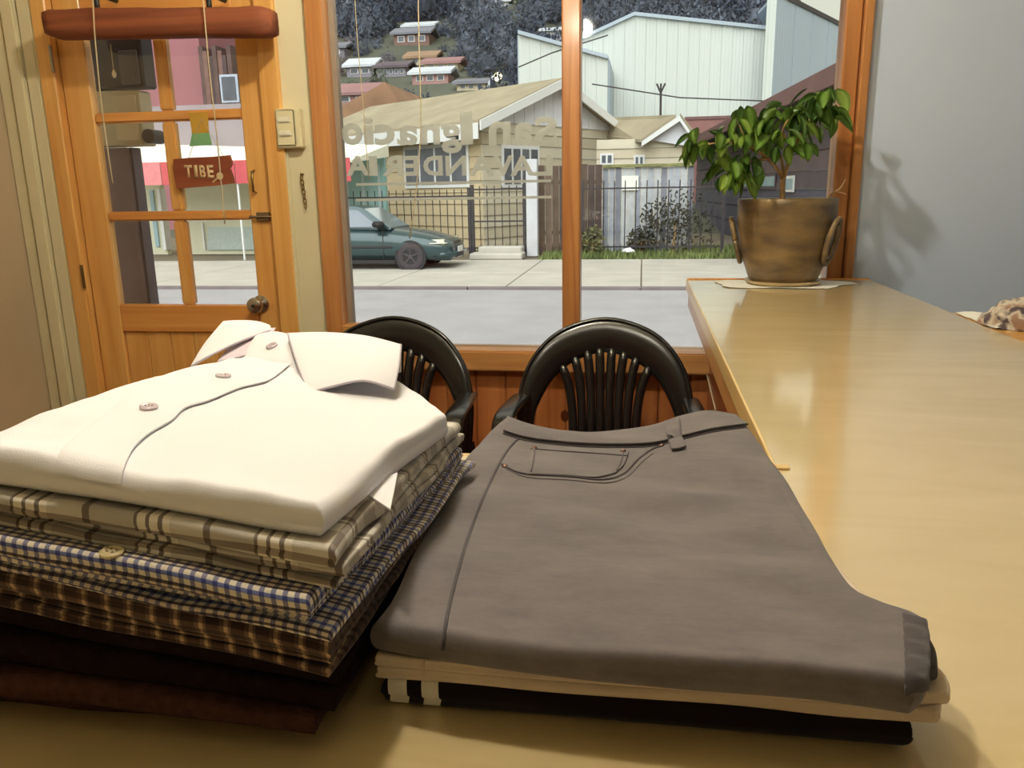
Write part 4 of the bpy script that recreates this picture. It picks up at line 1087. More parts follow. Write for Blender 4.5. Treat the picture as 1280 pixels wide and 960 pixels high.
obj('mossy_cap', bx(a.x, b.x, 21.6, 21.8, a.z - .02, a.z + .06, .01), mat('moss', s(128, 128, 84), .95, var=.3, scale=6), pf)
a, b = onY(777, 220, 21.6), onY(798, 238, 21.6)
tag(obj('white_notice', bx(a.x, b.x, 21.62, 21.66, b.z, a.z, .01), mat('notice_white', s(232, 232, 222), .6)), 'blank white notice board on the grey plank fence', 'board')
def bush(name, c, rx, ry, rz_, m, label, n_=500, seed=1, lw=.12, cat='bush', stem=True, group=None):
    t = thing(name, c, label, cat, group); rr = random.Random(seed); b_ = BM()
    for k in range(n_):
        d_ = Vector((rr.gauss(0, 1), rr.gauss(0, 1), rr.gauss(0, 1))).normalized() * (rr.random() ** .4)
        d_ *= 1 + .35 * noise.noise(d_ * 2 + Vector((seed, 0, 0)))
        p = Vector((c[0] + d_.x * rx, c[1] + d_.y * ry, c[2] + rz_ * (1 + d_.z)))
        e1 = Vector((rr.gauss(0, 1), rr.gauss(0, 1), rr.gauss(0, 1))).normalized() * lw; e2 = e1.orthogonal().normalized() * lw * .5
        b_.faces.new([b_.verts.new(v) for v in (p - e1, p + e2, p + e1, p - e2)])
    o = obj('foliage', b_, m, t); o['kind'] = 'stuff'
    if stem: obj('stem', tube(BM(), [(c[0], c[1], c[2] - .02), (c[0] + .05, c[1], c[2] + rz_)], [.05, .02], 6), BARK, t)
    return t
DKG = mat('dark_shrub_leaf', s(62, 62, 50), .8, var=.4, scale=5)
p = G0(842, 300); bush('climbing_shrub', Vector((onY(842, 290, 21.35).x, 21.3, ZG)), 1.05, .22, .80, DKG, 'dark straggly shrub growing against the grey plank fence', 620, 3, .065)
bush('climbing_shrub', Vector((onY(800, 290, 21.35).x, 21.35, ZG)), .38, .2, .34, DKG, 'small dark weed clump at the foot of the grey plank fence', 260, 4, .07)
bush('climbing_shrub', Vector((onY(740, 290, 21.0).x, 20.7, ZG)), .35, .2, .4, mat('olive_weed', s(96, 96, 62), .8, var=.4, scale=5), 'olive weed clump at the foot of the brown plank fence', 220, 5, .07)

p = G0(787, 313)
tag(blob_cloth((p.x, 20.6, ZG + .12), .16, .1, .1, TRIMW_(), 'litter', 8), 'scrap of white litter lying on the grass', 'litter')
# ---- yellow corner house with tan roof
YEL = [mat('cream_siding_' + c, k, .8, var=.07, scale=2) for c, k in (('a', s(204, 194, 172)), ('b', s(196, 184, 160)))]
PEACH = mat('ochre_siding', s(196, 178, 144), .85, var=.08, scale=2)
LILAC = mat('white_gable_board', s(224, 224, 230), .7, var=.05, scale=3)
TRIMW = mat('white_trim', s(222, 222, 220), .6, var=.03)
ROOF = mat('tan_sheet_roof', s(160, 148, 124), .8, var=.14, scale=1.2, bump=.3, bscale=20)
DGLASS = mat('dark_house_glass', s(88, 92, 102), .15, var=.2, scale=3)
def zline(px, py, Y): return onY(px, py, Y).z
Pc = onY(600, 149, 23.0); Pl = onY(405, 168, 28.0); Pr = onY(764, 165, 28.6)
ze = Pc.z
hs = thing('yellow_house', (Pc.x, Pc.y, ZG), 'yellow timber house with tan roof and white gable behind the fence', 'house')
def wall_boards(t, A, B, z0, z1, n_, mats, name='siding_board', th=.05):
    A = Vector((A[0], A[1], 0)); B = Vector((B[0], B[1], 0)); d_ = (B - A).normalized(); nrm = Vector((d_.y, -d_.x, 0))
    if nrm.y > 0: nrm = -nrm
    h_ = (z1 - z0) / n_
    for i in range(n_):
        za, zb2 = z0 + i * h_, z0 + (i + 1) * h_ - .012
        o_ = nrm * th; o2 = nrm * (th * .35)
        hexa_ = [A + o_ + Vector((0, 0, za)), B + o_ + Vector((0, 0, za)), B - nrm * .1 + Vector((0, 0, za)), A - nrm * .1 + Vector((0, 0, za)),
                 A + o2 + Vector((0, 0, zb2)), B + o2 + Vector((0, 0, zb2)), B - nrm * .1 + Vector((0, 0, zb2)), A - nrm * .1 + Vector((0, 0, zb2))]
        obj(name, hexa(BM(), hexa_), mats[i % len(mats)], t)
    return nrm
nL = wall_boards(hs, Pl, Pc, ZG, ze, 11, [PEACH, PEACH])
nR = wall_boards(hs, Pc, Pr, ZG, ze, 11, YEL)
# gable triangle in upright boards
mid = (Pc + Pr) / 2; apex = onY(694, 104, mid.y); za = apex.z
n_ = 14
A2, B2 = Vector((Pc.x, Pc.y, 0)), Vector((Pr.x, Pr.y, 0))
for i in range(n_):
    t0, t1 = i / n_, (i + 1) / n_ - .004
    f_ = lambda t: ze + (za - ze) * (1 - abs(2 * t - 1))
    p0, p1 = A2.lerp(B2, t0), A2.lerp(B2, t1); nn = nR * .07
    q = [p0 + nn + Vector((0, 0, ze - .05)), p1 + nn + Vector((0, 0, ze - .05)), p1 + Vector((0, 0, ze - .05)), p0 + Vector((0, 0, ze - .05)),
         p0 + nn + Vector((0, 0, f_(t0))), p1 + nn + Vector((0, 0, f_(t1))), p1 + Vector((0, 0, f_(t1))), p0 + Vector((0, 0, f_(t0)))]
    obj('gable_board', hexa(BM(), q), LILAC, hs)
# roof planes
dl = (Vector((Pl.x, Pl.y, 0)) - A2).normalized(); LEN = (Vector((Pl.x, Pl.y, 0)) - A2).length + 1.5
ov = -dl * .45
apx = A2.lerp(B2, .5)
for sgn, E0 in ((1, A2), (-1, B2)):
    out = (E0 - apx).normalized() * .5; dz = -(za - ze) / (E0 - apx).length * .5
    a = E0 + out + ov + Vector((0, 0, ze + dz + .02)); b = apx + ov + Vector((0, 0, za + .02)); c_ = apx + dl * LEN + Vector((0, 0, za + .02)); d_ = E0 + out + dl * LEN + Vector((0, 0, ze + dz + .02))
    up_ = Vector((0, 0, .1))
    obj('roof_plane', hexa(BM(), [a, b, c_, d_, a + up_, b + up_, c_ + up_, d_ + up_]), ROOF, hs)
    f0 = ov * 1.08; f1 = ov * 1.2
    dn_ = Vector((0, 0, -.16))
    P_ = [E0 + out + f0 + Vector((0, 0, ze + dz)), apx + f0 + Vector((0, 0, za))]
    Q_ = [E0 + out + f1 + Vector((0, 0, ze + dz)), apx + f1 + Vector((0, 0, za))]
    obj('barge_board', hexa(BM(), [P_[0] + dn_, P_[1] + dn_, Q_[1] + dn_, Q_[0] + dn_, P_[0] + up_, P_[1] + up_, Q_[1] + up_, Q_[0] + up_]), TRIMW, hs)
E0 = A2; out = (E0 - apx).normalized() * .5; dz = -(za - ze) / (E0 - apx).length * .5
a = E0 + out * 1.02 + ov; b = E0 + out * 1.02 + dl * LEN; o_ = out.normalized() * .04
obj('eave_fascia', hexa(BM(), [q + Vector((0, 0, ze + dz - .38)) for q in (a, b, b + o_, a + o_)] + [q + Vector((0, 0, ze + dz + .04)) for q in (a, b, b + o_, a + o_)]), TRIMW, hs)
def house_window(t, A, B, nrm, u0, u1, z0, z1, cols_=2, m_f=TRIMW, m_g=DGLASS, fw=.1):
    A = Vector((A[0], A[1], 0)); B = Vector((B[0], B[1], 0))
    def quad(ua, ub, za_, zb2, off, dep):
        p0, p1 = A.lerp(B, ua) + nrm * off, A.lerp(B, ub) + nrm * off; q0, q1 = p0 + nrm * dep, p1 + nrm * dep
        return hexa(BM(), [v + Vector((0, 0, za_)) for v in (p0, p1, q1, q0)] + [v + Vector((0, 0, zb2)) for v in (p0, p1, q1, q0)])
    w = obj('window', quad(u0, u1, z0, z1, .05, .03), m_f, t); L_ = (B - A).length
    g = fw / L_; n2 = cols_
    for i in range(n2):
        ua = u0 + g + (u1 - u0 - g) * i / n2; ub = u0 + (u1 - u0 - g) * (i + 1) / n2
        obj('pane', quad(ua, ub, z0 + fw, z1 - fw, .08, .012), m_g, w)
    return w
def u_of(px, A, B):
    """where the upright wall A-B is met by the column of the photograph at px"""
    A = Vector((A[0], A[1], 0)); B = Vector((B[0], B[1], 0)); r_ = ray(px, 200); r_ = Vector((r_.x, r_.y, 0))
    d_ = B - A; den = r_.x * d_.y - r_.y * d_.x
    return (A.x * r_.y - A.y * r_.x) / den
def wall_pt(px, py, A, B):
    u = u_of(px, A, B); p = Vector((A[0], A[1], 0)).lerp(Vector((B[0], B[1], 0)), u); return u, onY(px, py, p.y).z
ua, z1 = wall_pt(625, 181, Pc, Pr); ub, z0 = wall_pt(672, 234, Pc, Pr); house_window(hs, Pc, Pr, nR, ua, ub, z0, z1, 4)
ua, z1 = wall_pt(507, 184, Pl, Pc); ub, z0 = wall_pt(588, 234, Pl, Pc); house_window(hs, Pl, Pc, nL, ua, ub, z0, z1, 4)
# ---- second house wall and little gable
h2 = thing('cream_house', (onY(800, 200, 25.5).x, 25.5, ZG), 'small cream house with a white gable behind the grey plank fence', 'house')
A, B = onY(746, 168, 25.5), onY(862, 180, 25.5)
n2 = wall_boards(h2, A, B, ZG, onY(800, 173, 25.5).z, 11, YEL)
for pa, pb, t_, b_2 in ((750, 767, 192, 206), (792, 806, 194, 207)):
    u0, z1 = wall_pt(pa, t_, A, B); u1, z0 = wall_pt(pb, b_2, A, B); house_window(h2, A, B, n2, u0, u1, z0, z1, 2, TRIMW, DGLASS, .06)
Yg = 25.3
gp = [onY(806, 174, Yg), onY(850, 146, Yg), onY(866, 170, Yg), onY(862, 183, Yg)]
g_ = [(v.x, v.z) for v in gp]
obj('gable', prism(BM(), g_, Yg, Yg + .1), LILAC, h2)
rp_ = [onY(845, 147, Yg - .3), onY(800, 178, Yg - .3), onY(752, 172, 29), onY(758, 150, 29)]
up_ = Vector((0, 0, .08)); obj('roof_plane', hexa(BM(), [*rp_, *[v + up_ for v in rp_]]), ROOF, h2)
for a, b in (((850, 144), (802, 176)), ((850, 144), (869, 172))):
    p, q = onY(*a, Yg - .3), onY(*b, Yg - .3); o_ = Vector((0, .25, 0)); dn_ = Vector((0, 0, -.16))
    obj('barge_board', hexa(BM(), [p + dn_, q + dn_, q + dn_ + o_, p + dn_ + o_, p, q, q + o_, p + o_]), TRIMW, h2)
rp_ = [onY(850, 145, Yg - .3), onY(869, 173, Yg - .3), onY(869, 168, 30), onY(853, 150, 30)]
obj('roof_plane', hexa(BM(), [*rp_, *[v + up_ for v in rp_]]), ROOF, h2)
p = onY(826, 146, 27); q = onY(826, 112, 27)
an = thing('roof_antenna', p, 'thin roof pole with a dark fork on the cream house', 'antenna')
obj('pole', tube(BM(), [p - Vector((0, 0, .6)), q], .035), IRON, an); b_ = BM()
for dx in (-.13, 0, .13): tube(b_, [q - Vector((0, 0, .1)), q + Vector((dx, 0, .18))], .03, 6)
obj('fork', b_, IRON, an)
# ---- dark brown building at the right with sloping eave
DBR = mat('dark_plum_wall', s(84, 72, 80), .8, var=.15, scale=1.5); RBR = mat('red_brown_roof', s(116, 84, 84), .8, var=.15, scale=1.2); NAVY = mat('dark_slate_wall', s(78, 76, 92), .8, var=.1, scale=2)
A, B = onY(872, 200, 40.0), onY(1110, 150, 14.6)
db = thing('brown_building', ((A.x + B.x) / 2, 22, ZG), 'long dark brown building with a red brown eave behind the plant', 'building')
zeA = onY(872, 180, 40.0).z
n3 = wall_boards(db, A, B, ZG, ZG + 1.6, 3, [NAVY], 'lower_board'); wall_boards(db, A, B, ZG + 1.6, zeA, 5, [DBR, mat('plum_board', s(96, 80, 84), .8, var=.12, scale=2)], 'wall_board')
d_ = (Vector((B.x, B.y, 0)) - Vector((A.x, A.y, 0))).normalized(); A0 = Vector((A.x, A.y, 0)) - d_ * .4; B0 = Vector((B.x, B.y, 0))
lo_, hi_ = n3 * .7, -n3 * 3.5
zz = zeA
obj('roof_plane', hexa(BM(), [A0 + lo_ + Vector((0, 0, zz - .1)), B0 + lo_ + Vector((0, 0, zz - .1)), B0 + hi_ + Vector((0, 0, zz + 1.1)), A0 + hi_ + Vector((0, 0, zz + 1.1)),
                              A0 + lo_ + Vector((0, 0, zz + .02)), B0 + lo_ + Vector((0, 0, zz + .02)), B0 + hi_ + Vector((0, 0, zz + 1.25)), A0 + hi_ + Vector((0, 0, zz + 1.25))]), RBR, db)
obj('eave_board', hexa(BM(), [A0 + lo_ * 1.02 + Vector((0, 0, zz - .28)), B0 + lo_ * 1.02 + Vector((0, 0, zz - .28)), B0 + lo_ * 1.1 + Vector((0, 0, zz - .28)), A0 + lo_ * 1.1 + Vector((0, 0, zz - .28)),
                              A0 + lo_ * 1.02 + Vector((0, 0, zz + .05)), B0 + lo_ * 1.02 + Vector((0, 0, zz + .05)), B0 + lo_ * 1.1 + Vector((0, 0, zz + .05)), A0 + lo_ * 1.1 + Vector((0, 0, zz + .05))]), RBR, db)
AQUA = mat('aqua_glass', s(150, 176, 184), .25, var=.1, scale=3)
for pa, pb, t_, b_2, nc in ((920, 938, 220, 236, 2), (944, 974, 219, 236, 3), (986, 998, 220, 240, 1)):
    u0, z1 = wall_pt(pa, t_, A, B); u1, z0 = wall_pt(pb, b_2, A, B); house_window(db, A, B, n3, u0, u1, z0, z1, nc, DBR if nc > 1 else TRIMW, AQUA, .07)
rb = thing('rust_shed', (onY(885, 170, 43).x, 43, ZG), 'rust red box shed above the cream house gable', 'shed')
obj('shed_wall', pxbox(858, 930, 147, 43, 46, ZG, .02), mat('rust_red_wall', s(140, 98, 94), .8, var=.15, scale=1), rb); obj('shed_rim', pxbox(856, 932, 146, 42.95, 43.0, onY(858, 150, 43).z), RBR, rb)
# ---- white warehouses of sheet metal
def sheetmat(name, col):
    m, t, b = new_mat(name); L = t.links; b.inputs['Base Color'].default_value = (*col, 1); b.inputs['Roughness'].default_value = .55
    c = t.nodes.new('ShaderNodeTexCoord'); wv = t.nodes.new('ShaderNodeTexWave'); wv.inputs['Scale'].default_value = 1.4; wv.bands_direction = 'X'
    L.new(c.outputs['Object'], wv.inputs['Vector']); bp = t.nodes.new('ShaderNodeBump'); bp.inputs['Strength'].default_value = .35; bp.inputs['Distance'].default_value = .04
    nz = t.nodes.new('ShaderNodeTexNoise'); nz.inputs['Scale'].default_value = .25; r_ = t.nodes.new('ShaderNodeValToRGB'); r_.color_ramp.elements[0].color = (*[v * .9 for v in col], 1); r_.color_ramp.elements[1].color = (*[min(1, v * 1.06) for v in col], 1)
    L.new(c.outputs['Object'], nz.inputs['Vector']); L.new(nz.outputs['Fac'], r_.inputs['Fac']); L.new(r_.outputs['Color'], b.inputs['Base Color'])
    L.new(wv.outputs['Fac'], bp.inputs['Height']); L.new(bp.outputs['Normal'], b.inputs['Normal']); return m
SHEET = sheetmat('white_sheet_metal', s(204, 210, 204)); SHEET_SHADE = sheetmat('shaded_sheet_metal', s(172, 184, 196))  # second sheet colour has the cool shade of the side faces mixed in
def warehouse(name, prof, Y, depth, n_, label):
    """front of upright sheets under a roofline given by pixels at distance Y"""
    T_ = [onY(a, b, Y) for a, b in prof]
    t = thing(name, ((T_[0].x + T_[-1].x) / 2, Y, ZG), label, 'warehouse')
    def zt_(x_):
        for p, q in zip(T_, T_[1:]):
            if p.x <= x_ <= q.x + 1e-6: return p.z + (q.z - p.z) * (x_ - p.x) / (q.x - p.x)
        return T_[-1].z
    xa, xb = T_[0].x, T_[-1].x
    for i in range(n_):
        x0_, x1_ = xa + (xb - xa) * i / n_, xa + (xb - xa) * (i + 1) / n_ - .01
        xs_ = [x0_] + [q.x for q in T_ if x0_ + .05 < q.x < x1_ - .05] + [x1_]
        poly = [(x0_, ZG)] + [(x1_, ZG)] + [(v, zt_(v)) for v in reversed(xs_)]
        obj('wall_sheet', prism(BM(), poly, Y - .03 * (i % 2), Y + .2), SHEET, t)
    for p, q in zip(T_, T_[1:]):
        u = Vector((0, 0, .22)); o_ = Vector((0, depth, 0)); f_ = Vector((0, -.25, 0))
        obj('roof_plane', hexa(BM(), [p + f_, q + f_, q + o_, p + o_, p + f_ + u, q + f_ + u, q + o_ + u, p + o_ + u]), SHEET_SHADE, t)
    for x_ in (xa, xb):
        obj('side_wall', bx(x_ - .1, x_ + .1, Y + .2, Y + depth, ZG, zt_(x_)), SHEET_SHADE, t)
    return t
warehouse('warehouse', [(648, 43), (760, 74)], 52, 5.7, 8, 'white sheet metal warehouse wing left of the window mullion')
warehouse('warehouse', [(728, 50), (793, 20), (972, 39)], 58, 24, 18, 'large white gabled warehouse above the houses')
A, B = onY(971, 0, 56), onY(1130, 0, 84)
wc = thing('warehouse', (A.x, A.y, ZG), 'tall pale warehouse at right end of the row, side toned blue grey as shade', 'warehouse')
zt_ = onY(972, -8, 56).z; A0 = Vector((A.x, A.y, 0)); B0 = Vector((B.x, B.y, 0)); bk_ = Vector((-6, 22, 0)); n_ = 9
for i in range(n_):
    p, q = A0.lerp(B0, i / n_), A0.lerp(B0, (i + 1) / n_ - .004); w = Vector((-.2, .1, 0))
    obj('wall_sheet', hexa(BM(), [p + Vector((0, 0, ZG)), q + Vector((0, 0, ZG)), q + w + Vector((0, 0, ZG)), p + w + Vector((0, 0, ZG)), p + Vector((0, 0, zt_)), q + Vector((0, 0, zt_)), q + w + Vector((0, 0, zt_)), p + w + Vector((0, 0, zt_))]), SHEET_SHADE, wc)
p = A0 + Vector((-.35, .1, 0)); obj('corner_post', hexa(BM(), [v + Vector((0, 0, ZG)) for v in (A0, A0 + w, p + w, p)] + [v + Vector((0, 0, zt_)) for v in (A0, A0 + w, p + w, p)]), SHEET, wc)
q0 = [A0, B0, B0 + bk_, A0 + Vector((-.35, 6, 0))]
obj('roof_plane', hexa(BM(), [v + Vector((0, 0, zt_ - .02)) for v in q0] + [v + Vector((0, 0, zt_ + .15)) for v in q0]), SHEET_SHADE, wc)
obj('roof_edge', hexa(BM(), [v + Vector((.05, -.08, zt_ - .1)) for v in (A0, B0, B0 + Vector((0, .1, 0)), A0 + Vector((0, .1, 0)))] + [v + Vector((.05, -.08, zt_ + .2)) for v in (A0, B0, B0 + Vector((0, .1, 0)), A0 + Vector((0, .1, 0)))]), IRON, wc)
for pts, lb in ((((648, 84), (690, 66), (760, 44)), 'dark overhead cable crossing the left warehouse wing'), (((740, 105), (850, 122), (1000, 128)), 'thin overhead cable crossing the large warehouse')):
    tag(obj('overhead_cable', tube(BM(), [onY(a, b, 45) for a, b in pts], .035, 5), IRON), lb, 'cable')

# ---- wooded hill with its houses
HP = [(30, -.5), (45, .6), (60, 4.2), (80, 11), (110, 21), (160, 40), (215, 66), (260, 74)]
def hill_z(x_, y_):
    z = HP[-1][1]
    for (a, za_), (b, zb2) in zip(HP, HP[1:]):
        if y_ <= b: z = za_ + (zb2 - za_) * max(0, (y_ - a) / (b - a)); break
    cut = max(0, min(1, (x_ / max(y_, 1) - .135) / .07)); cut = cut * cut * (3 - 2 * cut)
    return z * (1 - .7 * cut) + 2.5 * noise.noise(Vector((x_ * .03, y_ * .03, 0))) * max(0, min(1, (y_ - 50) / 30))
bm = BM(); nx_, ny_ = 70, 50; V = []
for i in range(nx_ + 1):
    V.append([bm.verts.new((-190 + 330 * i / nx_, 30 + 230 * j / ny_, hill_z(-190 + 330 * i / nx_, 30 + 230 * j / ny_))) for j in range(ny_ + 1)])
for i in range(nx_):
    for j in range(ny_): bm.faces.new((V[i][j], V[i + 1][j], V[i + 1][j + 1], V[i][j + 1]))
struct('hill', bm, mat('hill_soil', s(84, 86, 74), .95, var=.3, scale=.08), 'wooded hillside rising behind the houses', 'hill', True)
def on_hill(px, py):
    r_ = ray(px, py); r_ = r_ / r_.y; y_ = 40.
    while y_ < 255:
        p = CAM + r_ * y_
        if p.z < hill_z(p.x, p.y): return p
        y_ += .5
    return CAM + r_ * 150
HW = {k: mat('hill_house_' + k, c, .8, var=.08, scale=.8) for k, c in dict(white=s(206, 204, 206), cream=s(206, 192, 160), grey=s(140, 134, 146), pink=s(172, 132, 128), brown=s(128, 100, 92)).items()}
HR = {k: mat('hill_roof_' + k, c, .75, var=.1, scale=.6) for k, c in dict(white=s(196, 200, 206), grey=s(120, 120, 130), rose=s(150, 112, 112), tan=s(152, 122, 98), dark=s(96, 84, 92)).items()}
hill_houses = []
def hill_house(px0, px1, eave, base, ridge, wall, roof, label, nwin=3, slope=0):
    c = on_hill((px0 + px1) / 2, base); Y = c.y
    a, b = onY(px0, eave, Y), onY(px1, eave, Y); zb2 = c.z - 1.2; ze_ = onY((px0 + px1) / 2, eave, Y).z; zr = onY((px0 + px1) / 2, ridge, Y).z
    dep = max(4, (b.x - a.x) * .7)
    t = thing('hill_house', (c.x, Y, zb2), label, 'house', 'houses on the hillside')
    obj('walls', bx(a.x, b.x, Y, Y + dep, zb2, ze_), HW[wall], t)
    ov = .4
    prf = [(Y - ov, ze_ - .1), (Y + dep / 2, zr), (Y + dep + ov, ze_ - .1), (Y + dep + ov, ze_ + .15), (Y + dep / 2, zr + .25), (Y - ov, ze_ + .15)]
    obj('roof', prism(BM(), prf, a.x - ov, b.x + ov, 'x'), HR[roof], t)
    h_ = ze_ - c.z; wy = c.z + h_ * .35
    for i in range(nwin):
        cx = a.x + (b.x - a.x) * (i + .7) / (nwin + .4); ww = (b.x - a.x) / (nwin * 3.4)
        w = obj('window', bx(cx - ww, cx + ww, Y - .06, Y, wy, c.z + h_ * .85), TRIMW, t); obj('pane', bx(cx - ww * .8, cx + ww * .8, Y - .09, Y - .055, wy + h_ * .06, c.z + h_ * .79), DGLASS, w)
    hill_houses.append((c.x, Y, (b.x - a.x) * .6, dep, zb2))
    return t
hill_house(492, 536, 42, 58, 33, 'brown', 'grey', 'dark brown house with grey roof high on the hillside', 3)
hill_house(505, 541, 33, 41, 26, 'white', 'white', 'small white house above the brown one on the hillside', 3)
hill_house(508, 543, 72, 82, 63, 'cream', 'tan', 'cream hillside house with a tan roof left of the rose roof', 2)
hill_house(530, 572, 79, 93, 71, 'cream', 'rose', 'cream hillside house with rose coloured roof', 3)
hill_house(470, 507, 84, 97, 76, 'grey', 'dark', 'grey two storey hillside house with a long balcony', 5)
hill_house(433, 466, 83, 97, 72, 'grey', 'white', 'grey hillside house with white roof near the window post', 2)
hill_house(515, 560, 92, 106, 83, 'pink', 'white', 'pink hillside house with a white lean-to roof', 3)
hill_house(571, 607, 104, 114, 98, 'cream', 'grey', 'low cream hillside house left of the lit street lamp', 3)
hill_house(428, 462, 4, 12, -4, 'white', 'grey', 'pale house at the top of the hillside near the left cord', 2)
hill_house(617, 636, 2, 8, -4, 'white', 'white', 'tiny white house at the top of the hillside', 1)
hill_house(405, 430, 60, 72, 52, 'grey', 'grey', 'small grey hillside house beside the left window post', 1)
hill_house(678, 702, 38, 56, 33, 'white', 'white', 'pale house just left of the window mullion above the warehouse', 2)
hill_house(412, 470, 118, 132, 104, 'pink', 'rose', 'house with a rose roof low on the hill at left', 2)
# near brown roofed house left
nr = thing('brown_roof_house', (onY(450, 160, 36).x, 36, ZG), 'house with rusty brown roof behind the yellow house', 'house')
a, b = onY(380, 150, 36), onY(505, 135, 36); zr = onY(484, 104, 36).z; ze_ = onY(450, 148, 36).z
obj('walls', bx(a.x, b.x, 36, 44, ZG, ze_), HW['brown'], nr)
RUST = mat('rusty_roof', s(150, 114, 88), .85, var=.25, scale=.8)
px_ = onY(484, 104, 36).x
obj('roof', prism(BM(), [(a.x - .4, ze_ - .6), (px_, zr), (b.x + .5, ze_ - .2), (b.x + .5, ze_ - .4), (a.x - .4, ze_ - .8)], 35.6, 44.4), RUST, nr)
# street lamp on the hill
c = on_hill(607, 116)
sl = thing('street_lamp', c, 'lit street lamp leaning out on the hillside', 'street lamp')
tp_ = onY(617, 95, c.y); obj('pole', tube(BM(), [c - Vector((0, 0, .5)), onY(612, 103, c.y), tp_], .14, 6), mat('pale_pole', s(190, 195, 205), .5), sl)
b_ = BM(); bmesh.ops.create_icosphere(b_, subdivisions=2, radius=.4, matrix=Matrix.Translation(tp_ + Vector((.4, 0, -.1)))); obj('lamp_head', b_, mat('street_lamp_glow', (1, .9, .6), .5, emit=((1, .82, .5), 3)), sl, True)
# trees: a mass nobody could count, and a few that stand out
tb_ = BM(); bmesh.ops.create_icosphere(tb_, subdivisions=3, radius=1)
IV = [v.co.normalized() for v in tb_.verts]; IF = [[v.index for v in f.verts] for f in tb_.faces]; tb_.free()
tb_ = BM(); bmesh.ops.create_icosphere(tb_, subdivisions=2, radius=.45); IV = [v.co.copy() for v in tb_.verts]; IF = [[v.index for v in f.verts] for f in tb_.faces]; tb_.free()
NL = 380
for k in range(NL): IF.append([len(IV) + 3 * k, len(IV) + 3 * k + 1, len(IV) + 3 * k + 2])
TT = []; rt = random.Random(3)
for q in range(14):
    o_ = Vector((q * 7.3, q * 3.1, q)); vs_ = []
    f_ = lambda n_: 1 + .5 * noise.noise(n_ * 1.8 + o_) + .25 * noise.noise(n_ * 4 + o_)
    for n_ in IV: vs_.append(n_ * f_(n_.normalized()))
    for k in range(NL):
        n_ = Vector((rt.gauss(0, 1), rt.gauss(0, 1), rt.gauss(0, 1))).normalized(); c_ = n_ * f_(n_) * rt.uniform(.75, 1.08)
        for j in range(3): vs_.append(c_ + Vector((rt.gauss(0, 1), rt.gauss(0, 1), rt.gauss(0, 1))) * .085)
    TT.append(vs_)
def tree_blob(st_, c, r_, rr):
    vs_, fs_ = st_; k = len(vs_); sz = rr.uniform(.9, 1.6); a = rr.uniform(0, 6.28); ca, sa = cos(a), sin(a)
    for v in TT[rr.randrange(len(TT))]:
        vs_.append((c[0] + (v.x * ca - v.y * sa) * r_, c[1] + (v.x * sa + v.y * ca) * r_, c[2] + r_ * sz * .7 + v.z * r_ * sz))
    fs_ += [tuple(q + k for q in f) for f in IF]
rr = random.Random(21)
TREE = [mat('hill_tree_' + k, c_, .95, var=.45, scale=.35, spec=.05) for k, c_ in (('blue', s(90, 96, 108)), ('dark', s(70, 76, 90)), ('mauve', s(116, 106, 112)), ('green', s(100, 108, 92)))]  # bluish base colours carry the haze of distance
sets = [([], []) for _ in TREE]
cnt = 0
while cnt < 2300:
    y_ = rr.uniform(62, 250); x_ = rr.uniform(-.45 * y_ - 4, .152 * y_)
    if x_ < -y_ * .75 - 5 or x_ > y_ * .152: continue
    if y_ < 74 and rr.random() < .6: continue
    if any(abs(x_ - hx_) < w_ + 1.0 and -6 < y_ - hy_ < d_ + 1 for hx_, hy_, w_, d_, _ in hill_houses): continue
    z = hill_z(x_, y_)
    k = noise.noise(Vector((x_ * .04, y_ * .04, 7)))
    idx = 1 if k > .15 else 0 if k > -.15 else 2 if rr.random() < .6 else 3
    if y_ > 165 and x_ > -30: idx = rr.choice((0, 1, 1))
    near_h = any(abs(x_ - hx_) < w_ + 3 and -16 < y_ - hy_ < d_ + 3 for hx_, hy_, w_, d_, _ in hill_houses)
    tree_blob(sets[idx], (x_, y_, z - .5), rr.uniform(.7, 1.0) if near_h else rr.uniform(1.0, 2.0) * (.55 + y_ / 150), rr); cnt += 1
for b_, m_, lb in zip(sets, TREE, ('haze blue', 'dark', 'bare mauve', 'light green')):
    me = bpy.data.meshes.new('hill_trees'); me.from_pydata(b_[0], [], b_[1]); me.materials.append(m_)
    o = bpy.data.objects.new('hill_trees', me); C.objects.link(o); tag(o, lb + ' trees covering the hillside behind the houses', 'trees', kind='stuff')

# ---- shop with canopy, seen through the door and beside the car
shp = thing('corner_shop', (onY(300, 240, 21.9).x, 21.9, ZG), 'low shop with aqua and cream front behind the striped canopy', 'shop')
AQ = mat('aqua_wall', s(150, 188, 184), .8, var=.06, scale=1); CRW = mat('cream_shop_wall', s(206, 204, 178), .8, var=.06, scale=1)
Ys = 22.2; zs_ = onY(300, 200, Ys).z + 1.2
def shop_part(name, pa, pb, t_, b_2, m_, d=.1, parent=shp):
    a, b = onY(pa, t_, Ys), onY(pb, b_2, Ys); return obj(name, bx(a.x, b.x, Ys - d, Ys + .1, max(ZG, b.z), a.z), m_, parent)
shop_part('wall_panel', 120, 214, 150, 330, CRW); shop_part('wall_panel', 214, 345, 150, 330, CRW, .1); shop_part('wall_panel', 345, 488, 200, 330, AQ)
fr_ = shop_part('shop_window', 190, 203, 238, 308, AQUA, .16); shop_part('door_frame', 204, 209, 236, 312, TRIMW, .2); shop_part('door_frame', 256, 261, 278, 312, TRIMW, .2)
for i in range(4): shop_part('shutter_slat', 263, 340, 284 + i * 7, 290.5 + i * 7, mat('shutter_grey', s(176, 188, 182), .6), .14 + .01 * i)
for i in range(3): shop_part('wall_batten', 436 + i * 20, 438 + i * 20, 206, 300, mat('pale_batten', s(186, 204, 204), .7), .14)
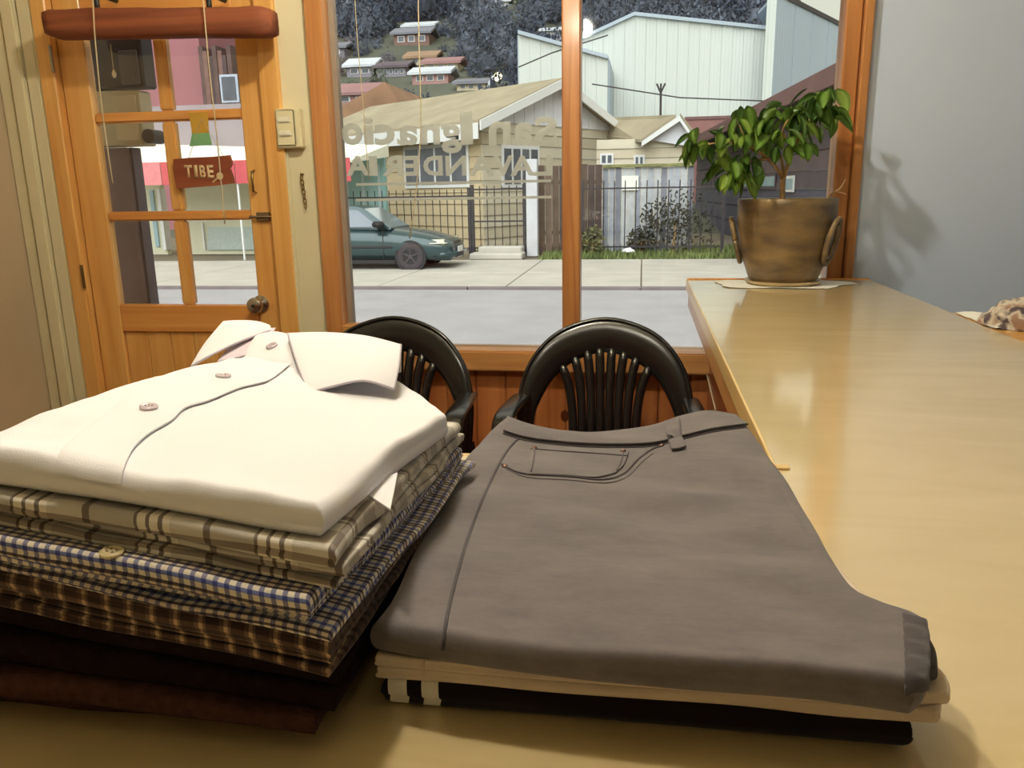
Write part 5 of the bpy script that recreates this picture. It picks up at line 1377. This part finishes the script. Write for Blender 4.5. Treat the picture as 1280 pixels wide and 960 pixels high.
shop_part('roof_band', 100, 410, 140, 182, mat('mauve_roof', s(150, 138, 142), .8, var=.1, scale=1), .7)
cn = thing('canopy', (onY(250, 230, 20.4).x, 20.6, ZG), 'white canopy with red valance over the corner shop', 'canopy')
f0, f1 = onY(110, 204, 20.0), onY(438, 200, 20.0); b0, b1 = onY(110, 172, 22.0), onY(484, 181, 22.0)
CANV = mat('white_canvas', s(236, 234, 214), .8, var=.04, scale=1); RED = mat('red_valance', s(196, 84, 90), .8, var=.15, scale=1.5)
q = [f0, f1, b1, b0]; obj('canvas_top', hexa(BM(), [v - Vector((0, 0, .04)) for v in q] + q), CANV, cn)
tri = [f1, b1, b1 - Vector((0, 0, .32)), f1 - Vector((0, 0, .06))]
obj('side_flap', hexa(BM(), tri[:4] + [v + Vector((.03, 0, 0)) for v in tri]), CANV, cn)
npan = 14
for i in range(npan):
    x0_ = f0.x + (f1.x - f0.x) * i / npan; x1_ = f0.x + (f1.x - f0.x) * (i + 1) / npan
    obj('valance', bx(x0_ + .01, x1_ - .01, 19.98, 20.0, f0.z - .60, f0.z - .02), RED if i % 3 else mat('faded_valance', s(214, 130, 134), .8), cn)
for px in (175, 300, 432):
    p = onY(px, 260, 20.05); obj('pole', tube(BM(), [(p.x, 20.05, ZG), (p.x, 20.05, f0.z - .03)], .03), TRIMW, cn)
# pink building and neighbours behind the shop
pk = thing('pink_building', (onY(225, 150, 34).x, 34, ZG), 'dusty pink building seen through the upper door panes', 'building')
PINK = mat('dusty_pink', s(158, 104, 110), .85, var=.06, scale=.6)
obj('walls', pxbox(60, 240, -30, 34, 37.5, ZG), PINK, pk); obj('roof_edge', pxbox(55, 241, -34, 33.8, 37.7, onY(60, -30, 34).z), RBR, pk)
bh = thing('timber_house', (onY(265, 150, 33.5).x, 33.5, ZG), 'dark timber house right of the pink building', 'house')
BRN2 = [mat('timber_' + k, c_, .85, var=.2, scale=2) for k, c_ in (('a', s(96, 74, 72)), ('b', s(124, 92, 86)), ('c', s(78, 62, 66)))]
a, b = onY(247, 58, 33.5), onY(288, 58, 33.5)
for i in range(7):
    obj('wall_board', bx(a.x + (b.x - a.x) * i / 7, a.x + (b.x - a.x) * (i + 1) / 7 - .02, 33.5 - .05 * (i % 2), 38, ZG, a.z - .2 * (i % 3)), BRN2[i % 3], bh)
w = obj('window', bx(a.x + .9, a.x + 1.7, 33.38, 33.45, onY(250, 130, 33.5).z, onY(250, 95, 33.5).z), mat('pale_blue_frame', s(176, 186, 204), .6), bh); obj('pane', bx(a.x + 1.0, a.x + 1.6, 33.35, 33.39, onY(250, 127, 33.5).z, onY(250, 98, 33.5).z), DGLASS, w)
bl2 = thing('blue_house', (onY(300, 150, 38.6).x, 38.6, ZG), 'pale blue house behind the right edge of the door panes', 'house')
a = onY(289, 50, 38.6); b = onY(360, 50, 38.6)
for i in range(10): obj('siding_board', bx(a.x, b.x, 38.6 - .03 * (i % 2), 43, ZG + (a.z - ZG) * i / 10, ZG + (a.z - ZG) * (i + 1) / 10 - .02), mat('pale_blue_siding', s(168, 172, 190), .8), bl2)
# ---- things just outside the door
YO = 3.12
pilr = thing('porch_pillar', (onY(165, 300, YO).x, YO, ZG), 'dark grey rendered pillar right outside the door', 'pillar')
a, b = onY(118, 300, YO), onY(172, 300, YO)
obj('shaft', bx(a.x, b.x, YO, YO + .09, ZG, onY(160, 184, YO).z, .008), mat('grey_render', s(120, 104, 108), .9, var=.12, scale=6, bump=.3), pilr)
obj('edge_strip', bx(b.x, b.x + .012, YO + .02, YO + .08, ZG, onY(160, 184, YO).z), mat('dark_strip', s(92, 82, 92), .8), pilr)
mb = thing('meter_box', (onY(165, 183, YO).x, YO, onY(165, 183, YO).z), 'cream meter cabinet on the pillar outside the door', 'meter box')
a, b = onY(100, 183, YO), onY(172, 112, YO); zc1 = onY(165, 183.5, YO).z + .004; xm = (a.x + b.x) / 2 + .03
obj('cabinet', bx(a.x, b.x, YO - .0, YO + .09, zc1, b.z, .006), mat('cream_metal', s(186, 172, 140), .6, var=.08), mb)
obj('cabinet_door', bx(xm, b.x - .01, YO - .008, YO, zc1 + .02, b.z - .02, .003), mat('cream_metal_door', s(196, 182, 150), .6), mb)
a, b = onY(170, 182, YO), onY(188, 160, YO)
obj('lock_knob', tube(BM(), [(b.x + .005, YO - .03, (a.z + b.z) / 2), (b.x + .005, YO + .05, (a.z + b.z) / 2)], .028, 14), IRON, mb, True, 40)
dk = thing('porch_box', (onY(150, 110, YO).x, YO, onY(150, 112, YO).z), 'dark louvred box above the cream meter cabinet outside', 'box')
a, b = onY(90, 111.5, YO), onY(172, 30, YO)
obj('box_body', bx(a.x, b.x, YO + .0, YO + .09, onY(150, 111.5, YO).z + .004, b.z + .3, .008), mat('near_black_paint', s(46, 40, 46), .6), dk)
p0, p1 = onY(152, 106, YO - .01), onY(170, 62, YO - .01); obj('vent_panel', bx(p0.x, p1.x, YO - .012, YO - .0, p0.z, p1.z, .004), mat('dark_grey_panel', s(84, 80, 88), .5), dk)

# ================================================================== PARKED CAR
def car():
    Yc = 17.25; HWD = .84
    w0 = onY(513, 320, Yc).x
    root = thing('parked_car', (w0 - 1.3, Yc + HWD, ZG), 'dark green sedan parked on the pavement across the street', 'car')
    PAINT = mat('dark_green_paint', s(46, 70, 74), .3, var=.03, coat=.6, metal=.2); TRIMB = mat('black_trim', s(34, 34, 38), .6); GL = mat('tinted_car_glass', s(92, 104, 118), .08, var=.1, scale=2, coat=1)
    LOWER = PAINT
    g = ZG
    # stations along x (relative to the front wheel), with bottom, shoulder height, half width
    ST = [(.90, .28, .50, .60), (.86, .20, .60, .70), (.70, .18, .68, .79), (.35, .18, .78, .83), (0, .18, .84, .84), (-.45, .18, .90, .84), (-.9, .18, .93, .84), (-1.6, .18, .95, .84), (-2.3, .18, .96, .84), (-2.9, .20, .97, .83), (-3.3, .24, .96, .79), (-3.46, .30, .88, .70), (-3.5, .36, .76, .62)]
    b_ = BM(); rings = []
    for x_, zb2, zt2, hw in ST:
        ring = []
        for k in range(20):
            a = 2 * pi * (k + .5) / 20; c_, s_ = cos(a), sin(a); q = (abs(c_) ** 4.5 + abs(s_) ** 4.5) ** (-1 / 4.5)
            yy = c_ * q * hw; zz = (zb2 + zt2) / 2 + s_ * q * (zt2 - zb2) / 2
            ring.append(b_.verts.new((w0 + x_, Yc + HWD + yy, g + zz)))
        rings.append(ring)
    for a, c_ in zip(rings, rings[1:]):
        for k in range(20): b_.faces.new((a[k], a[(k + 1) % 20], c_[(k + 1) % 20], c_[k]))
    b_.faces.new(rings[0]); b_.faces.new(rings[-1][::-1]); bmesh.ops.recalc_face_normals(b_, faces=b_.faces)
    obj('body', b_, PAINT, root, True, 50)
    # cabin
    CP = [(-.42, .88), (-1.12, 1.36), (-1.35, 1.40), (-2.1, 1.40), (-2.45, 1.34), (-3.05, .95)]
    b_ = BM(); L_, R_ = [], []
    for x_, z in CP:
        ins = .07 + .16 * (z - .88) / .5
        L_.append(b_.verts.new((w0 + x_, Yc + ins, g + z))); R_.append(b_.verts.new((w0 + x_, Yc + 2 * HWD - ins, g + z)))
    b_.faces.new(L_); b_.faces.new(R_[::-1])
    for i in range(len(CP)): b_.faces.new((L_[i], R_[i], R_[(i + 1) % len(CP)], L_[(i + 1) % len(CP)]))
    bmesh.ops.recalc_face_normals(b_, faces=b_.faces); bmesh.ops.bevel(b_, geom=b_.edges[:], offset=.03, segments=2, affect='EDGES')
    obj('cabin', b_, PAINT, root, True, 50)
    def side(pts, m_, name, near=True, lift=.012, parent=root):
        v = []
        for x_, z in pts:
            ins = .07 + .16 * (z - .88) / .5 if z > .9 else .0
            y_ = Yc + ins - lift if near else Yc + 2 * HWD - ins + lift
            v.append(Vector((w0 + x_, y_, g + z)))
        o_ = Vector((0, .02 if near else -.02, 0)); n_ = len(v); bb = BM()
        A_ = [bb.verts.new(p) for p in v]; B_ = [bb.verts.new(p + o_) for p in v]
        bb.faces.new(A_); bb.faces.new(B_[::-1])
        for i in range(n_): bb.faces.new((A_[i], B_[i], B_[(i + 1) % n_], A_[(i + 1) % n_]))
        bmesh.ops.recalc_face_normals(bb, faces=bb.faces); return obj(name, bb, m_, parent)
    for nr_ in (True, False):
        side([(-.72, .95), (-1.22, 1.31), (-1.72, 1.33), (-1.74, .95)], GL, 'side_window', nr_); side([(-1.82, .95), (-1.80, 1.33), (-2.3, 1.30), (-2.72, .97)], GL, 'side_window', nr_)
    def cross(x0_, z0, x1_, z1, wa, wb_, m_, name):
        n_ = Vector((-(z1 - z0), 0, x1_ - x0_)).normalized()
        if n_.z < 0: n_ = -n_
        yc = Yc + HWD; q = [Vector((w0 + x0_, yc - wa, g + z0)), Vector((w0 + x0_, yc + wa, g + z0)), Vector((w0 + x1_, yc + wb_, g + z1)), Vector((w0 + x1_, yc - wb_, g + z1))]
        return obj(name, hexa(BM(), [p - n_ * .01 for p in q] + [p + n_ * .015 for p in q]), m_, root)
    cross(-.47, .915, -1.08, 1.335, .68, .58, mat('pale_windscreen', s(150, 164, 166), .08, coat=1), 'windscreen'); cross(-2.98, .99, -2.5, 1.31, .66, .58, GL, 'rear_window')
    # front: headlamps, grille, bumper, number plate
    WH = mat('headlamp_lens', s(226, 222, 200), .1, coat=1)
    for yy in (Yc + .02, Yc + 2 * HWD - .44):
        obj('headlamp', bx(w0 + .36, w0 + .80, yy, yy + .42, g + .50, g + .66, .07, 3), WH, root, True)
    obj('grille', bx(w0 + .80, w0 + .885, Yc + .52, Yc + 1.16, g + .50, g + .60, .02), TRIMB, root)
    bp2 = obj('bumper', bx(w0 + .42, w0 + .94, Yc + .05, Yc + 2 * HWD - .05, g + .20, g + .46, .08, 3), PAINT, root, True)
    obj('air_intake', bx(w0 + .90, w0 + .945, Yc + .45, Yc + 1.2, g + .25, g + .34, .01), TRIMB, bp2)
    obj('number_plate', bx(w0 + .935, w0 + .95, Yc + .6, Yc + 1.06, g + .36, g + .48), TRIMW, bp2)
    obj('side_moulding', bx(w0 - 2.2, w0 - .4, Yc - .012, Yc + .02, g + .48, g + .53, .008), TRIMB, root); obj('sill', bx(w0 - 2.25, w0 - .35, Yc + .005, Yc + .1, g + .14, g + .22, .01), TRIMB, root)
    mr = obj('wing_mirror', bx(w0 - .80, w0 - .56, Yc - .16, Yc + .06, g + .94, g + 1.07, .03, 2), TRIMB, root, True)
    for xx in (-.62, -1.78): obj('door_gap', bx(w0 + xx, w0 + xx + .012, Yc - .004, Yc + .02, g + .24, g + .93), TRIMB, root)
    obj('door_handle', bx(w0 - 1.65, w0 - 1.45, Yc - .03, Yc + .01, g + .78, g + .82, .01), TRIMB, root)
    TYRE = mat('tyre_rubber', s(66, 60, 64), .85, var=.1); RIM = mat('dull_rim', s(84, 78, 82), .5, .5)
    for xx in (0, -2.62):
        for yy, sg_ in ((Yc - .01, 1), (Yc + 2 * HWD + .01, -1)):
            def cyl(r_, y0_, y1_): return tube(BM(), [(w0 + xx, y0_, g + .30), (w0 + xx, y1_, g + .30)], r_, 28)
            obj('wheel_arch', cyl(.355, yy + .012 * sg_, yy + .1 * sg_), TRIMB, root)
            bb = BM(); prof = [(.17, .0), (.24, -.012), (.29, .0), (.30, .03), (.30, .17), (.27, .19), (.17, .19)]
            ringsw = []
            for r_, o_ in prof: ringsw.append([bb.verts.new((w0 + xx + r_ * cos(2 * pi * k / 28), yy + (o_ - .004) * sg_, g + .30 + r_ * sin(2 * pi * k / 28))) for k in range(28)])
            for a, c_ in zip(ringsw, ringsw[1:]):
                for k in range(28): bb.faces.new((a[k], a[(k + 1) % 28], c_[(k + 1) % 28], c_[k]))
            bmesh.ops.recalc_face_normals(bb, faces=bb.faces)
            wh = obj('wheel', bb, TYRE, root, True, 50)
            obj('rim_back', cyl(.18, yy + .05 * sg_, yy + .08 * sg_), TRIMB, wh); obj('hub', cyl(.045, yy - .004 * sg_, yy + .05 * sg_), RIM, wh)
            for k in range(5):
                a = 2 * pi * k / 5 + .3
                obj('spoke', tube(BM(), [(w0 + xx + .03 * cos(a), yy + .015 * sg_, g + .30 + .03 * sin(a)), (w0 + xx + .175 * cos(a), yy + .015 * sg_, g + .30 + .175 * sin(a))], .022, 6), RIM, wh)
    return root
car()
